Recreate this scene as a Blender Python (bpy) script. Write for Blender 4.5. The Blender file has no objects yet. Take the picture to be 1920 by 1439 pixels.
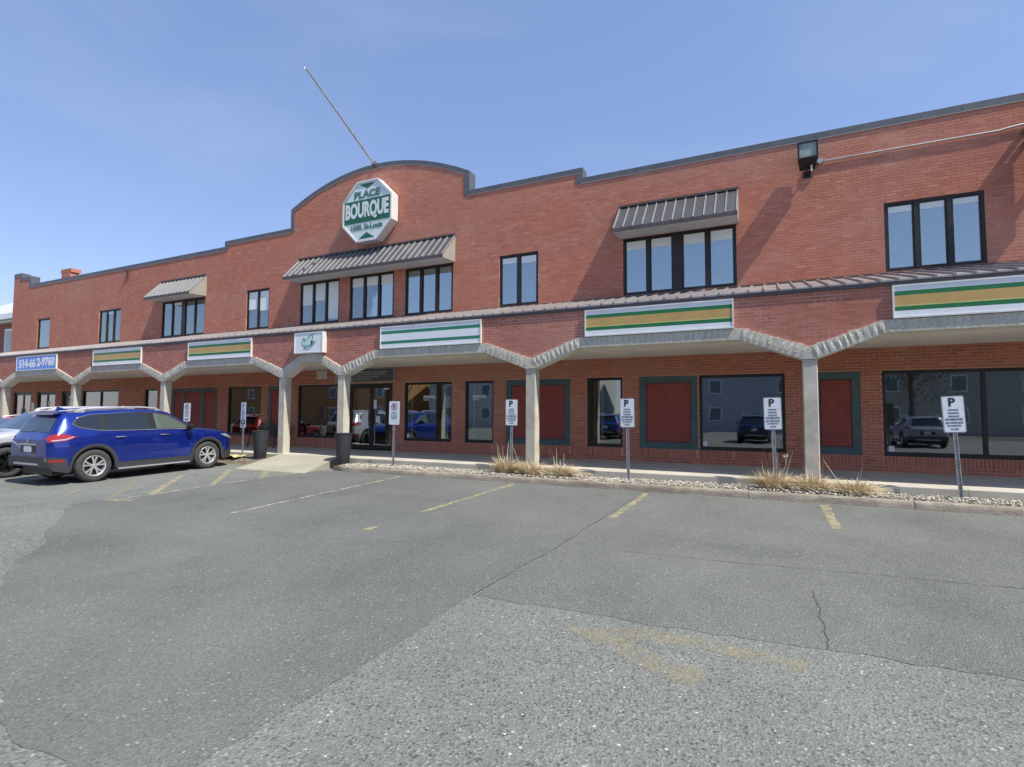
import bpy, bmesh, math, random
import numpy as np
from mathutils import Vector, Matrix

rng = random.Random(7)
nrng = np.random.default_rng(11)
scene = bpy.context.scene
COL = scene.collection

# ------------------------------------------------------------------ camera
YAW, PITCH, ROLL = math.radians(25.7656), math.radians(3.2292), math.radians(0.30684)
CAM = Vector((0, 0, 1.6))
fw = Vector((-math.sin(YAW) * math.cos(PITCH), math.cos(YAW) * math.cos(PITCH), math.sin(PITCH)))
rt0 = Vector((math.cos(YAW), math.sin(YAW), 0)); up0 = rt0.cross(fw)
rt = math.cos(ROLL) * rt0 + math.sin(ROLL) * up0
up = -math.sin(ROLL) * rt0 + math.cos(ROLL) * up0
cd = bpy.data.cameras.new('camera'); cam = bpy.data.objects.new('camera', cd); COL.objects.link(cam)
cd.sensor_width = 36; cd.sensor_fit = 'HORIZONTAL'; cd.lens = 1013.477 / 1920 * 36
cd.clip_start = 0.05; cd.clip_end = 2000
M = Matrix((rt, up, -fw)).transposed().to_4x4(); M.translation = CAM
cam.matrix_world = M
scene.camera = cam

# ------------------------------------------------------------------ light
SUN = Vector((0.66, -0.16, 1.0)).normalized()
world = bpy.data.worlds.new('World'); scene.world = world; world.use_nodes = True
wn = world.node_tree.nodes; wl = world.node_tree.links; wn.clear()
sky = wn.new('ShaderNodeTexSky'); sky.sky_type = 'NISHITA'; sky.sun_disc = False
sky.sun_elevation = math.asin(SUN.z); sky.sun_rotation = math.atan2(SUN.x, SUN.y)
sky.altitude = 800; sky.air_density = 1.0; sky.dust_density = 0.3; sky.ozone_density = 3.5
bg = wn.new('ShaderNodeBackground'); bg.inputs['Strength'].default_value = 0.15
wo = wn.new('ShaderNodeOutputWorld')
# thin even haze veils the whole sky, with a few faint wisps of high cloud
def wmix(fac, a, b, blend='MIX'):
    n = wn.new('ShaderNodeMix'); n.data_type = 'RGBA'; n.blend_type = blend; n.clamp_result = False
    for sock, v in ((n.inputs[0], fac), (n.inputs[6], a), (n.inputs[7], b)):
        if hasattr(v, 'is_linked'): wl.new(v, sock)
        elif isinstance(v, (int, float)): sock.default_value = v
        else: sock.default_value = (*v, 1)
    return n.outputs[2]
tc = wn.new('ShaderNodeTexCoord'); mp = wn.new('ShaderNodeMapping'); mp.inputs['Scale'].default_value = (1.2, 2.6, 5.0); mp.inputs['Rotation'].default_value = (0.2, 0.5, 0.7)
wl.new(tc.outputs['Generated'], mp.inputs['Vector'])
cn = wn.new('ShaderNodeTexNoise'); cn.inputs['Scale'].default_value = 1.3; cn.inputs['Detail'].default_value = 6; cn.inputs['Distortion'].default_value = 0.6
wl.new(mp.outputs[0], cn.inputs['Vector'])
cr = wn.new('ShaderNodeValToRGB'); cr.color_ramp.elements[0].position = 0.45; cr.color_ramp.elements[0].color = (0, 0, 0, 1); cr.color_ramp.elements[1].position = 0.8; cr.color_ramp.elements[1].color = (0.26, 0.26, 0.26, 1)
wl.new(cn.outputs['Fac'], cr.inputs[0])
tinted = wmix(1.0, sky.outputs[0], (1.0, 0.83, 0.80), 'MULTIPLY')
veil = wmix(0.5, tinted, (0.72, 1.18, 2.22))
cloud = wmix(cr.outputs[0], veil, (1.7, 2.05, 2.7))
wl.new(cloud, bg.inputs[0]); wl.new(bg.outputs[0], wo.inputs[0])
sd = bpy.data.lights.new('sun', 'SUN'); sd.energy = 3.1; sd.angle = math.radians(0.53); sd.color = (1, 0.94, 0.82)
sun = bpy.data.objects.new('sun', sd); COL.objects.link(sun)
sun.rotation_euler = SUN.to_track_quat('Z', 'Y').to_euler(); sun.location = (10, 0, 30)
vs = scene.view_settings
vs.view_transform = 'Standard'; vs.look = 'None'; vs.exposure = 1.05; vs.gamma = 1.0; vs.use_curve_mapping = False
scene.render.engine = 'CYCLES'
scene.cycles.use_denoising = True
scene.cycles.max_bounces = 8; scene.cycles.transparent_max_bounces = 12
scene.cycles.sample_clamp_indirect = 6

# ------------------------------------------------------------------ helpers
ORG = {}                                   # world origin of unrotated objects

def tag(o, label=None, cat=None, group=None, kind=None):
    if label: o['label'] = label
    if cat: o['category'] = cat
    if group: o['group'] = group
    if kind: o['kind'] = kind
    return o

def empty(name, loc=(0, 0, 0), parent=None, local=False):
    o = bpy.data.objects.new(name, None); COL.objects.link(o)
    o.empty_display_size = 0.2
    if parent is not None:
        o.parent = parent
        pw = ORG.get(parent.name, (0, 0, 0))
        o.location = [loc[i] - pw[i] for i in range(3)] if not local else loc
    else:
        o.location = loc
    ORG[o.name] = tuple(loc) if not local else (0, 0, 0)
    return o

class MB:
    def __init__(s): s.v = []; s.f = []; s.tone = []
    def add(s, vs, fs):
        n = len(s.v); s.v += [tuple(p) for p in vs]; s.f += [tuple(i + n for i in f) for f in fs]; return s
    def box(s, x0, x1, y0, y1, z0, z1):
        return s.add([(x0, y0, z0), (x1, y0, z0), (x1, y1, z0), (x0, y1, z0), (x0, y0, z1), (x1, y0, z1), (x1, y1, z1), (x0, y1, z1)],
                     [(0, 3, 2, 1), (4, 5, 6, 7), (0, 1, 5, 4), (1, 2, 6, 5), (2, 3, 7, 6), (3, 0, 4, 7)])
    def prism_xz(s, poly, y0, y1):        # poly (x,z), counter-clockwise seen from -Y
        n = len(poly)
        vs = [(x, y0, z) for x, z in poly] + [(x, y1, z) for x, z in poly]
        fs = [tuple(range(n)), tuple(range(2 * n - 1, n - 1, -1))]
        fs += [(i, n + i, n + (i + 1) % n, (i + 1) % n) for i in range(n)]
        return s.add(vs, fs)
    def prism_yz(s, poly, x0, x1):
        n = len(poly)
        vs = [(x0, y, z) for y, z in poly] + [(x1, y, z) for y, z in poly]
        fs = [tuple(range(n - 1, -1, -1)), tuple(range(n, 2 * n))]
        fs += [(i, (i + 1) % n, n + (i + 1) % n, n + i) for i in range(n)]
        return s.add(vs, fs)
    def prism_xy(s, poly, z0, z1):
        n = len(poly)
        vs = [(x, y, z0) for x, y in poly] + [(x, y, z1) for x, y in poly]
        fs = [tuple(range(n - 1, -1, -1)), tuple(range(n, 2 * n))]
        fs += [(i, (i + 1) % n, n + (i + 1) % n, n + i) for i in range(n)]
        return s.add(vs, fs)
    def tube(s, pts, r, seg=8, closed=False, cap=True):
        pts = [Vector(p) for p in pts]; n = len(pts); rs = r if isinstance(r, (list, tuple)) else [r] * n
        rings = []
        prev = None
        for i, p in enumerate(pts):
            a = pts[(i - 1) % n] if (closed or i > 0) else p
            b = pts[(i + 1) % n] if (closed or i < n - 1) else p
            t = (b - a).normalized()
            if prev is None:
                ref = Vector((0, 0, 1)) if abs(t.z) < 0.9 else Vector((1, 0, 0))
                u = t.cross(ref).normalized()
            else:
                u = (prev - t * prev.dot(t)).normalized()
            prev = u; w = t.cross(u)
            rings.append([p + rs[i] * (math.cos(2 * math.pi * k / seg) * u + math.sin(2 * math.pi * k / seg) * w) for k in range(seg)])
        vs = [q for rg in rings for q in rg]; fs = []
        m = n if closed else n - 1
        for i in range(m):
            j = (i + 1) % n
            for k in range(seg):
                fs.append((i * seg + k, j * seg + k, j * seg + (k + 1) % seg, i * seg + (k + 1) % seg)[::-1])
        if cap and not closed:
            fs.append(tuple(range(seg))); fs.append(tuple(range((n - 1) * seg, n * seg))[::-1])
        return s.add(vs, fs)
    def lathe(s, prof, seg=24, axis='z', c=(0, 0, 0)):   # prof (r,h)
        vs = []; fs = []; n = len(prof)
        for k in range(seg):
            a = 2 * math.pi * k / seg
            for r, h in prof:
                if axis == 'z': vs.append((c[0] + r * math.cos(a), c[1] + r * math.sin(a), c[2] + h))
                else: vs.append((c[0] + r * math.cos(a), c[1] + h, c[2] + r * math.sin(a)))
        for k in range(seg):
            j = (k + 1) % seg
            for i in range(n - 1):
                q = (k * n + i, j * n + i, j * n + i + 1, k * n + i + 1)
                fs.append(q if axis == 'z' else q[::-1])
        return s.add(vs, fs)
    def build(s, name, mat, parent=None, smooth=False, local=False):
        me = bpy.data.meshes.new(name)
        off = (0, 0, 0)
        if parent is not None and not local: off = ORG.get(parent.name, (0, 0, 0))
        me.from_pydata([(v[0] - off[0], v[1] - off[1], v[2] - off[2]) for v in s.v], [], s.f)
        me.materials.append(mat)
        if smooth:
            me.polygons.foreach_set('use_smooth', [True] * len(me.polygons))
            try: me.set_sharp_from_angle(angle=math.radians(40))
            except Exception: pass
        me.update()
        o = bpy.data.objects.new(name, me); COL.objects.link(o)
        if parent is not None: o.parent = parent
        ORG[o.name] = off
        return o

def copy_tree(o, parent=None):
    c = o.copy(); COL.objects.link(c); c.parent = parent
    for ch in list(o.children): copy_tree(ch, c)
    return c

def zg(y):                                  # the lot rises gently to the kerb
    return 0.0 if y < 6 else min(0.11, 0.11 * (y - 6) / 4.6)

# ------------------------------------------------------------------ materials
def newmat(name):
    m = bpy.data.materials.new(name); m.use_nodes = True
    nt = m.node_tree; b = nt.nodes['Principled BSDF']
    return m, nt, b

def N(nt, t, **kw):
    n = nt.nodes.new(t)
    for k, v in kw.items():
        if k in n.inputs: n.inputs[k].default_value = v
        else: setattr(n, k, v)
    return n

def mixc(nt, fac, a, b, blend='MIX'):
    n = nt.nodes.new('ShaderNodeMix'); n.data_type = 'RGBA'; n.blend_type = blend
    for sock, v in ((n.inputs[0], fac), (n.inputs[6], a), (n.inputs[7], b)):
        if hasattr(v, 'is_linked'): nt.links.new(v, sock)
        elif isinstance(v, (int, float)): sock.default_value = v
        else: sock.default_value = (*v, 1) if len(v) == 3 else v
    return n.outputs[2]

def ramp(nt, src, stops):
    r = nt.nodes.new('ShaderNodeValToRGB'); e = r.color_ramp.elements
    while len(e) < len(stops): e.new(0.5)
    for el, (p, c) in zip(e, stops):
        el.position = p; el.color = (c, c, c, 1) if isinstance(c, (int, float)) else (*c, 1)
    nt.links.new(src, r.inputs[0]); return r.outputs[0]

def pos(nt):
    return nt.nodes.new('ShaderNodeNewGeometry').outputs['Position']

def noise(nt, vec, scale, detail=4, rough=0.55, dist=0.0):
    n = N(nt, 'ShaderNodeTexNoise', Scale=scale, Detail=detail, Roughness=rough, Distortion=dist)
    nt.links.new(vec, n.inputs['Vector']); return n.outputs['Fac']

def scaled(nt, vec, s):
    n = nt.nodes.new('ShaderNodeMapping'); n.inputs['Scale'].default_value = s
    nt.links.new(vec, n.inputs['Vector']); return n.outputs[0]

def bump(nt, b, h, strength=0.4, dist=0.01):
    n = N(nt, 'ShaderNodeBump', Strength=strength, Distance=dist); nt.links.new(h, n.inputs['Height'])
    nt.links.new(n.outputs[0], b.inputs['Normal'])

def simple(name, col, rough=0.6, metal=0.0, var=0.12, scale=3.0, spec=0.5, bmp=0.0, bscale=60, coat=0.0, streak=False):
    m, nt, b = newmat(name)
    b.inputs['Roughness'].default_value = rough; b.inputs['Metallic'].default_value = metal
    b.inputs['Specular IOR Level'].default_value = spec
    b.inputs['Coat Weight'].default_value = coat; b.inputs['Coat Roughness'].default_value = 0.04
    p = pos(nt)
    if var > 0:
        v = scaled(nt, p, (3, 3, 0.35)) if streak else p
        f = noise(nt, v, scale, 5, 0.6)
        f = ramp(nt, f, [(0.3, 0.0), (0.7, 1.0)])
        lo = tuple(c * (1 - var) for c in col); hi = tuple(min(1, c * (1 + var)) for c in col)
        nt.links.new(mixc(nt, f, lo, hi), b.inputs['Base Color'])
    else:
        b.inputs['Base Color'].default_value = (*col, 1)
    if bmp > 0: bump(nt, b, noise(nt, p, bscale, 3), bmp, 0.01)
    return m

def brick_mat(name, cols, white=0.0, stain=0.3):
    m, nt, b = newmat(name); b.inputs['Roughness'].default_value = 0.92
    b.inputs['Specular IOR Level'].default_value = 0.25
    p = pos(nt)
    at = nt.nodes.new('ShaderNodeAttribute'); at.attribute_name = 'tone'
    c = ramp(nt, at.outputs['Fac'], [(0.0, cols[0]), (0.45, cols[1]), (0.8, cols[2]), (1.0, cols[3])])
    f = ramp(nt, noise(nt, scaled(nt, p, (1, 1, 1.6)), 0.55, 5, 0.6), [(0.3, 0.0), (0.72, 1.0)])
    c = mixc(nt, f, c, mixc(nt, stain, c, (0.42, 0.23, 0.18)))
    f2 = ramp(nt, noise(nt, scaled(nt, p, (0.5, 1, 5)), 1.4, 6, 0.65), [(0.55, 0.0), (0.75, 1.0)])
    c = mixc(nt, f2, c, mixc(nt, 0.35, c, (0.27, 0.085, 0.06)))
    st = ramp(nt, noise(nt, scaled(nt, p, (3.5, 1, 0.22)), 1.0, 5, 0.6), [(0.5, 0.0), (0.72, 1.0)])
    c = mixc(nt, st, c, mixc(nt, 0.22, c, (0.22, 0.13, 0.11)))
    hz = ramp(nt, noise(nt, scaled(nt, p, (0.25, 1, 0.9)), 0.6, 3, 0.5), [(0.48, 0.0), (0.7, 1.0)])
    c = mixc(nt, hz, c, mixc(nt, 0.3, c, (0.52, 0.32, 0.25)))
    g = noise(nt, p, 38, 4, 0.7)
    c = mixc(nt, ramp(nt, g, [(0.3, 0.0), (0.75, 0.45)]), c, mixc(nt, 0.5, c, (0.55, 0.26, 0.2)))
    if white > 0:
        w = ramp(nt, noise(nt, p, 2.6, 6, 0.7), [(0.62, 0.0), (0.72, white)])
        c = mixc(nt, w, c, (0.5, 0.36, 0.31))
    nt.links.new(c, b.inputs['Base Color'])
    bump(nt, b, noise(nt, p, 90, 4, 0.7), 0.35, 0.006)
    return m

def mortar_mat(name, col, white, wcol, lo=0.5, hi=0.62):
    m, nt, b = newmat(name); b.inputs['Roughness'].default_value = 0.95
    p = pos(nt)
    w = ramp(nt, noise(nt, scaled(nt, p, (1, 1, 1.5)), 1.1, 7, 0.72), [(lo, 0.0), (hi, white)])
    c = mixc(nt, w, col, wcol)
    nt.links.new(c, b.inputs['Base Color'])
    bump(nt, b, noise(nt, p, 120, 3), 0.4, 0.005)
    return m

MT = {}
MT['brick_up'] = brick_mat('upper_brick', [(0.43, 0.148, 0.09), (0.50, 0.180, 0.115), (0.54, 0.20, 0.13), (0.58, 0.24, 0.165)], white=0.15, stain=0.3)
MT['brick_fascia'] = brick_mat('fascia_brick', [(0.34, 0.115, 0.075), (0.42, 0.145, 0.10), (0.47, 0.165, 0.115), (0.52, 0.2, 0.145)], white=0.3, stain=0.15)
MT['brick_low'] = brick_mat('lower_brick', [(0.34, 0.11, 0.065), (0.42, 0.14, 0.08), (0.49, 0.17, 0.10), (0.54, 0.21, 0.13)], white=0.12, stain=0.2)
MT['mortar_up'] = mortar_mat('upper_mortar', (0.46, 0.17, 0.115), 0.9, (0.72, 0.50, 0.40), 0.52, 0.66)
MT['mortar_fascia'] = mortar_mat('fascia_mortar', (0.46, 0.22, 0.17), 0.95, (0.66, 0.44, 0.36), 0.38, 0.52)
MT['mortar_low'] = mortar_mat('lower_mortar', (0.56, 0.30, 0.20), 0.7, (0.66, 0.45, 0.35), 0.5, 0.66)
MT['coping'] = simple('coping_metal', (0.12, 0.125, 0.135), 0.5, 0.3, 0.15, 1.5, streak=True)
MT['coping_edge'] = simple('coping_edge', (0.33, 0.30, 0.28), 0.5, 0.2)
MT['frame'] = simple('dark_bronze_frame', (0.034, 0.029, 0.027), 0.42, 0.35, 0.2, 4)
MT['frame_brown'] = simple('brown_mullion', (0.075, 0.052, 0.045), 0.45, 0.2, 0.2, 4)
MT['black'] = simple('black_metal', (0.012, 0.012, 0.013), 0.4, 0.1, 0.1)
MT['concrete'] = simple('column_concrete', (0.50, 0.465, 0.385), 0.9, 0, 0.22, 2.5, bmp=0.5, bscale=45)
MT['soffit'] = simple('soffit_stucco', (0.86, 0.79, 0.69), 0.95, 0, 0.1, 1.2, bmp=0.3, bscale=90)
MT['stone'] = None
MT['roof'] = simple('ribbed_roof_metal', (0.30, 0.275, 0.27), 0.42, 0.35, 0.2, 1.2)
MT['trim'] = simple('brown_trim', (0.095, 0.075, 0.072), 0.5, 0.2, 0.2, 2)
MT['awning'] = simple('awning_metal', (0.115, 0.116, 0.12), 0.42, 0.45, 0.15, 2)
MT['awning_rib'] = simple('awning_rib', (0.36, 0.36, 0.365), 0.38, 0.4, 0.1, 2)  # paler than the awning metal: the ribs' sun highlight is put into the colour
MT['awning_side'] = simple('awning_side', (0.31, 0.30, 0.255), 0.6, 0, 0.1)
MT['awning_soffit'] = simple('awning_soffit', (0.52, 0.51, 0.50), 0.7, 0, 0.1)
MT['white'] = simple('sign_white', (0.78, 0.80, 0.83), 0.35, 0, 0.04, 3)
MT['whiteframe'] = simple('sign_frame', (0.72, 0.72, 0.70), 0.4, 0.1, 0.1, 3)
MT['green'] = simple('stripe_green', (0.018, 0.16, 0.055), 0.4, 0, 0.08)
MT['teal'] = simple('stripe_teal_green', (0.03, 0.21, 0.13), 0.4, 0, 0.08)
MT['paleyellow'] = simple('stripe_pale_yellow', (0.55, 0.55, 0.18), 0.4, 0, 0.08)
MT['gold'] = simple('stripe_gold', (0.52, 0.335, 0.115), 0.4, 0, 0.1, 2)
MT['blue'] = simple('sign_blue', (0.10, 0.25, 0.75), 0.35, 0, 0.15, 2)
MT['palegreen'] = simple('pale_green', (0.60, 0.82, 0.74), 0.4, 0, 0.06)
MT['darkgreen'] = simple('sign_dark_green', (0.012, 0.13, 0.065), 0.4, 0, 0.06)
MT['leafgreen'] = simple('leaf_green', (0.05, 0.18, 0.12), 0.4, 0, 0.06)
MT['octwhite'] = simple('octagon_face', (0.66, 0.73, 0.72), 0.35, 0, 0.05)
MT['octside'] = simple('octagon_side', (0.70, 0.69, 0.67), 0.45, 0.1, 0.05)
MT['slate'] = simple('slate_board', (0.075, 0.085, 0.095), 0.5, 0, 0.1)
MT['greytext'] = simple('pale_grey_print', (0.42, 0.44, 0.44), 0.5, 0, 0)
MT['panel_red'] = simple('red_stucco', (0.28, 0.065, 0.05), 0.9, 0, 0.14, 5, bmp=0.5, bscale=110)
MT['panel_teal'] = simple('teal_frame', (0.075, 0.115, 0.115), 0.75, 0, 0.15, 3, bmp=0.2, bscale=60)
MT['panel_slate'] = simple('slate_frame', (0.10, 0.10, 0.088), 0.75, 0, 0.15, 3)
MT['galv'] = simple('galvanised_steel', (0.46, 0.47, 0.49), 0.42, 0.7, 0.2, 8)
MT['alu'] = simple('aluminium', (0.66, 0.66, 0.66), 0.35, 0.75, 0.1)
MT['inkblack'] = simple('black_print', (0.018, 0.018, 0.022), 0.5, 0, 0)
MT['inkgrey'] = simple('grey_print', (0.09, 0.10, 0.11), 0.5, 0, 0)
MT['inkred'] = simple('red_print', (0.30, 0.03, 0.04), 0.5, 0, 0)
MT['inkgreen'] = simple('green_print', (0.015, 0.17, 0.10), 0.5, 0, 0)
MT['plate'] = simple('sign_plate', (0.72, 0.75, 0.80), 0.4, 0, 0.05, 5)
MT['sidewalk'] = simple('sidewalk_concrete', (0.47, 0.44, 0.37), 0.92, 0, 0.16, 1.3, bmp=0.3, bscale=70)
MT['ramp'] = simple('ramp_concrete', (0.335, 0.32, 0.25), 0.92, 0, 0.12, 1.3, bmp=0.3, bscale=70)
MT['dirt'] = simple('dirt', (0.17, 0.14, 0.105), 0.95, 0, 0.4, 9, bmp=0.8, bscale=50)
MT['planter'] = simple('charcoal_planter', (0.028, 0.029, 0.034), 0.55, 0, 0.15, 3)
MT['interior'] = simple('interior_wall', (0.16, 0.155, 0.15), 0.9, 0, 0.1)
MT['interior_dark'] = simple('interior_floor', (0.06, 0.055, 0.05), 0.8, 0, 0.1)
MT['interior_tan'] = simple('interior_tan', (0.45, 0.27, 0.12), 0.9, 0, 0.1)
MT['blind'] = simple('roller_blind', (0.78, 0.82, 0.80), 0.8, 0, 0.03)
MT['paper'] = simple('white_paper', (0.75, 0.77, 0.78), 0.7, 0, 0.03)
MT['posterpink'] = simple('poster_pink', (0.62, 0.42, 0.40), 0.7, 0, 0.25, 2)
MT['posterblue'] = simple('poster_blue', (0.10, 0.30, 0.55), 0.7, 0, 0.25, 2)

def stone_mat():
    m, nt, b = newmat('rough_grey_stone'); b.inputs['Roughness'].default_value = 0.9
    p = pos(nt)
    oi = nt.nodes.new('ShaderNodeObjectInfo')
    g = noise(nt, p, 16, 6, 0.75)
    c = ramp(nt, g, [(0.28, (0.34, 0.32, 0.26)), (0.5, (0.54, 0.51, 0.43)), (0.7, (0.70, 0.67, 0.58))])
    c2 = mixc(nt, ramp(nt, oi.outputs['Random'], [(0.0, 0.0), (1.0, 0.45)]), c, (0.36, 0.34, 0.285))
    nt.links.new(c2, b.inputs['Base Color'])
    bump(nt, b, noise(nt, p, 40, 5, 0.7), 0.8, 0.015)
    return m
MT['stone'] = stone_mat()
MT['stone_joint'] = simple('stone_joint', (0.70, 0.66, 0.57), 0.95, 0, 0.15, 6, bmp=0.3)

def glass(name, base, tint, gcol=(0.92, 0.95, 1.0)):
    m = bpy.data.materials.new(name); m.use_nodes = True; nt = m.node_tree; nt.nodes.clear()
    o = nt.nodes.new('ShaderNodeOutputMaterial')
    tr = N(nt, 'ShaderNodeBsdfTransparent'); tr.inputs[0].default_value = (*tint, 1)
    gl = N(nt, 'ShaderNodeBsdfGlossy'); gl.inputs['Color'].default_value = (*gcol, 1); gl.inputs['Roughness'].default_value = 0.015
    p = pos(nt); bp = N(nt, 'ShaderNodeBump', Strength=0.02, Distance=0.05)
    nt.links.new(noise(nt, p, 1.3, 2), bp.inputs['Height']); nt.links.new(bp.outputs[0], gl.inputs['Normal'])
    fr = N(nt, 'ShaderNodeFresnel', IOR=1.5)
    ad = nt.nodes.new('ShaderNodeMath'); ad.operation = 'ADD'; ad.use_clamp = True
    nt.links.new(fr.outputs[0], ad.inputs[0]); ad.inputs[1].default_value = base
    mx = nt.nodes.new('ShaderNodeMixShader')
    nt.links.new(ad.outputs[0], mx.inputs[0]); nt.links.new(tr.outputs[0], mx.inputs[1]); nt.links.new(gl.outputs[0], mx.inputs[2])
    nt.links.new(mx.outputs[0], o.inputs[0])
    return m
MT['glass_up'] = glass('coated_upper_glass', 0.27, (0.97, 0.98, 0.98), (0.88, 0.96, 0.94))
MT['glass_low'] = glass('shop_glass', 0.15, (0.7, 0.75, 0.74))

def asphalt(name, dark, mid, light, scale, speck, patch=0.2, bumpy=0.5):
    m, nt, b = newmat(name); b.inputs['Roughness'].default_value = 0.9
    b.inputs['Specular IOR Level'].default_value = 0.3
    p = pos(nt)
    v = N(nt, 'ShaderNodeTexVoronoi', Scale=scale); v.inputs['Randomness'].default_value = 1
    nt.links.new(p, v.inputs['Vector'])
    sep = nt.nodes.new('ShaderNodeSeparateColor'); nt.links.new(v.outputs['Color'], sep.inputs[0])
    k = ramp(nt, sep.outputs[0], [(0.0, dark), (speck, mid), (1 - speck, mid), (1.0, light)])
    v2 = N(nt, 'ShaderNodeTexVoronoi', Scale=scale * 0.42); nt.links.new(p, v2.inputs['Vector'])
    sep2 = nt.nodes.new('ShaderNodeSeparateColor'); nt.links.new(v2.outputs['Color'], sep2.inputs[0])
    blob = ramp(nt, v2.outputs['Distance'], [(0.22, 1.0), (0.34, 0.0)])
    pick = ramp(nt, sep2.outputs[1], [(0.93, 0.0), (0.95, 1.0)])
    mul = nt.nodes.new('ShaderNodeMath'); mul.operation = 'MULTIPLY'; nt.links.new(blob, mul.inputs[0]); nt.links.new(pick, mul.inputs[1])
    k = mixc(nt, mul.outputs[0], k, tuple(min(1, c * 1.9) for c in light))
    pick2 = ramp(nt, sep2.outputs[2], [(0.86, 0.0), (0.88, 0.8)])
    mul2 = nt.nodes.new('ShaderNodeMath'); mul2.operation = 'MULTIPLY'; nt.links.new(blob, mul2.inputs[0]); nt.links.new(pick2, mul2.inputs[1])
    k = mixc(nt, mul2.outputs[0], k, tuple(c * 0.5 for c in dark))
    big = ramp(nt, noise(nt, p, 0.33, 6, 0.62, 0.4), [(0.32, 0.0), (0.7, 1.0)])
    k = mixc(nt, big, k, mixc(nt, patch, k, (0.29, 0.295, 0.275)))
    big2 = ramp(nt, noise(nt, scaled(nt, p, (1, 0.5, 1)), 1.1, 5, 0.65), [(0.45, 0.0), (0.75, 1.0)])
    k = mixc(nt, big2, k, mixc(nt, patch * 0.9, k, (0.05, 0.05, 0.052)))
    nt.links.new(k, b.inputs['Base Color'])
    bump(nt, b, v.outputs['Distance'], bumpy, 0.012)
    return m
MT['asphalt_old'] = asphalt('old_asphalt', (0.070, 0.076, 0.069), (0.156, 0.166, 0.152), (0.25, 0.262, 0.242), 72, 0.24, 0.25, 0.6)
MT['asphalt_new'] = asphalt('newer_asphalt', (0.072, 0.077, 0.071), (0.116, 0.123, 0.115), (0.178, 0.187, 0.175), 85, 0.26, 0.26, 0.6)
MT['asphalt_mid'] = asphalt('middle_asphalt', (0.073, 0.078, 0.072), (0.122, 0.129, 0.120), (0.185, 0.194, 0.181), 85, 0.26, 0.3, 0.6)
MT['crack'] = simple('crack_dark', (0.062, 0.064, 0.06), 0.95, 0, 0.2)

def paint_mat(name, col, lo, hi, amax, scale=7):
    m, nt, b = newmat(name); b.inputs['Roughness'].default_value = 0.85
    p = pos(nt)
    w = ramp(nt, noise(nt, p, scale, 8, 0.75), [(lo, 0.0), (hi, amax or 0.72)])
    g = ramp(nt, noise(nt, p, 90, 3, 0.7), [(0.35, 0.5), (0.6, 1.0)])
    mu = nt.nodes.new('ShaderNodeMath'); mu.operation = 'MULTIPLY'; nt.links.new(w, mu.inputs[0]); nt.links.new(g, mu.inputs[1])
    b.inputs['Base Color'].default_value = (*col, 1)
    nt.links.new(mu.outputs[0], b.inputs['Alpha'])
    return m
MT['paint'] = paint_mat('worn_yellow_paint', (0.50, 0.43, 0.24), 0.38, 0.56, None)
MT['paint_pale'] = paint_mat('pale_worn_paint', (0.60, 0.55, 0.40), 0.42, 0.58, None)
MT['paint_faint'] = paint_mat('faint_yellow_paint', (0.45, 0.38, 0.2), 0.44, 0.7, None, 5)

# ------------------------------------------------------------------ ground
def sheet(name, poly, z, mat, label, cat, kind='structure', nsub=None, follow=True):
    """flat sheet following the lot's slope; poly in plan"""
    bm = bmesh.new()
    f = bm.faces.new([bm.verts.new((x, y, 0)) for x, y in poly])
    for yy in (6.0, 10.6):
        bmesh.ops.bisect_plane(bm, geom=bm.verts[:] + bm.edges[:] + bm.faces[:], plane_co=(0, yy, 0), plane_no=(0, 1, 0))
    bmesh.ops.triangulate(bm, faces=bm.faces[:])
    for v in bm.verts: v.co.z = zg(v.co.y) + z
    bmesh.ops.recalc_face_normals(bm, faces=bm.faces[:])
    for fc in bm.faces:
        if fc.normal.z < 0: fc.normal_flip()
    if z > 0:
        be = [e for e in bm.edges if e.is_boundary]
        ex = bmesh.ops.extrude_edge_only(bm, edges=be)
        for v in ex['geom']:
            if isinstance(v, bmesh.types.BMVert): v.co.z -= z + 0.01
    me = bpy.data.meshes.new(name); bm.to_mesh(me); bm.free(); me.materials.append(mat)
    o = bpy.data.objects.new(name, me); COL.objects.link(o); ORG[o.name] = (0, 0, 0)
    return tag(o, label, cat, kind=kind)

def rough_line(a, b, step, amp, seed):
    r = random.Random(seed); a = Vector(a); b = Vector(b); L = (b - a).length; n = max(2, int(L / step))
    d = (b - a) / n; nrm = Vector((-d.y, d.x)).normalized(); out = []; o1 = 0
    for i in range(n + 1):
        o1 = o1 * 0.75 + r.uniform(-amp, amp)
        p = a + d * i + nrm * (o1 if 0 < i < n else 0); out.append((p.x, p.y))
    return out

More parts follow.
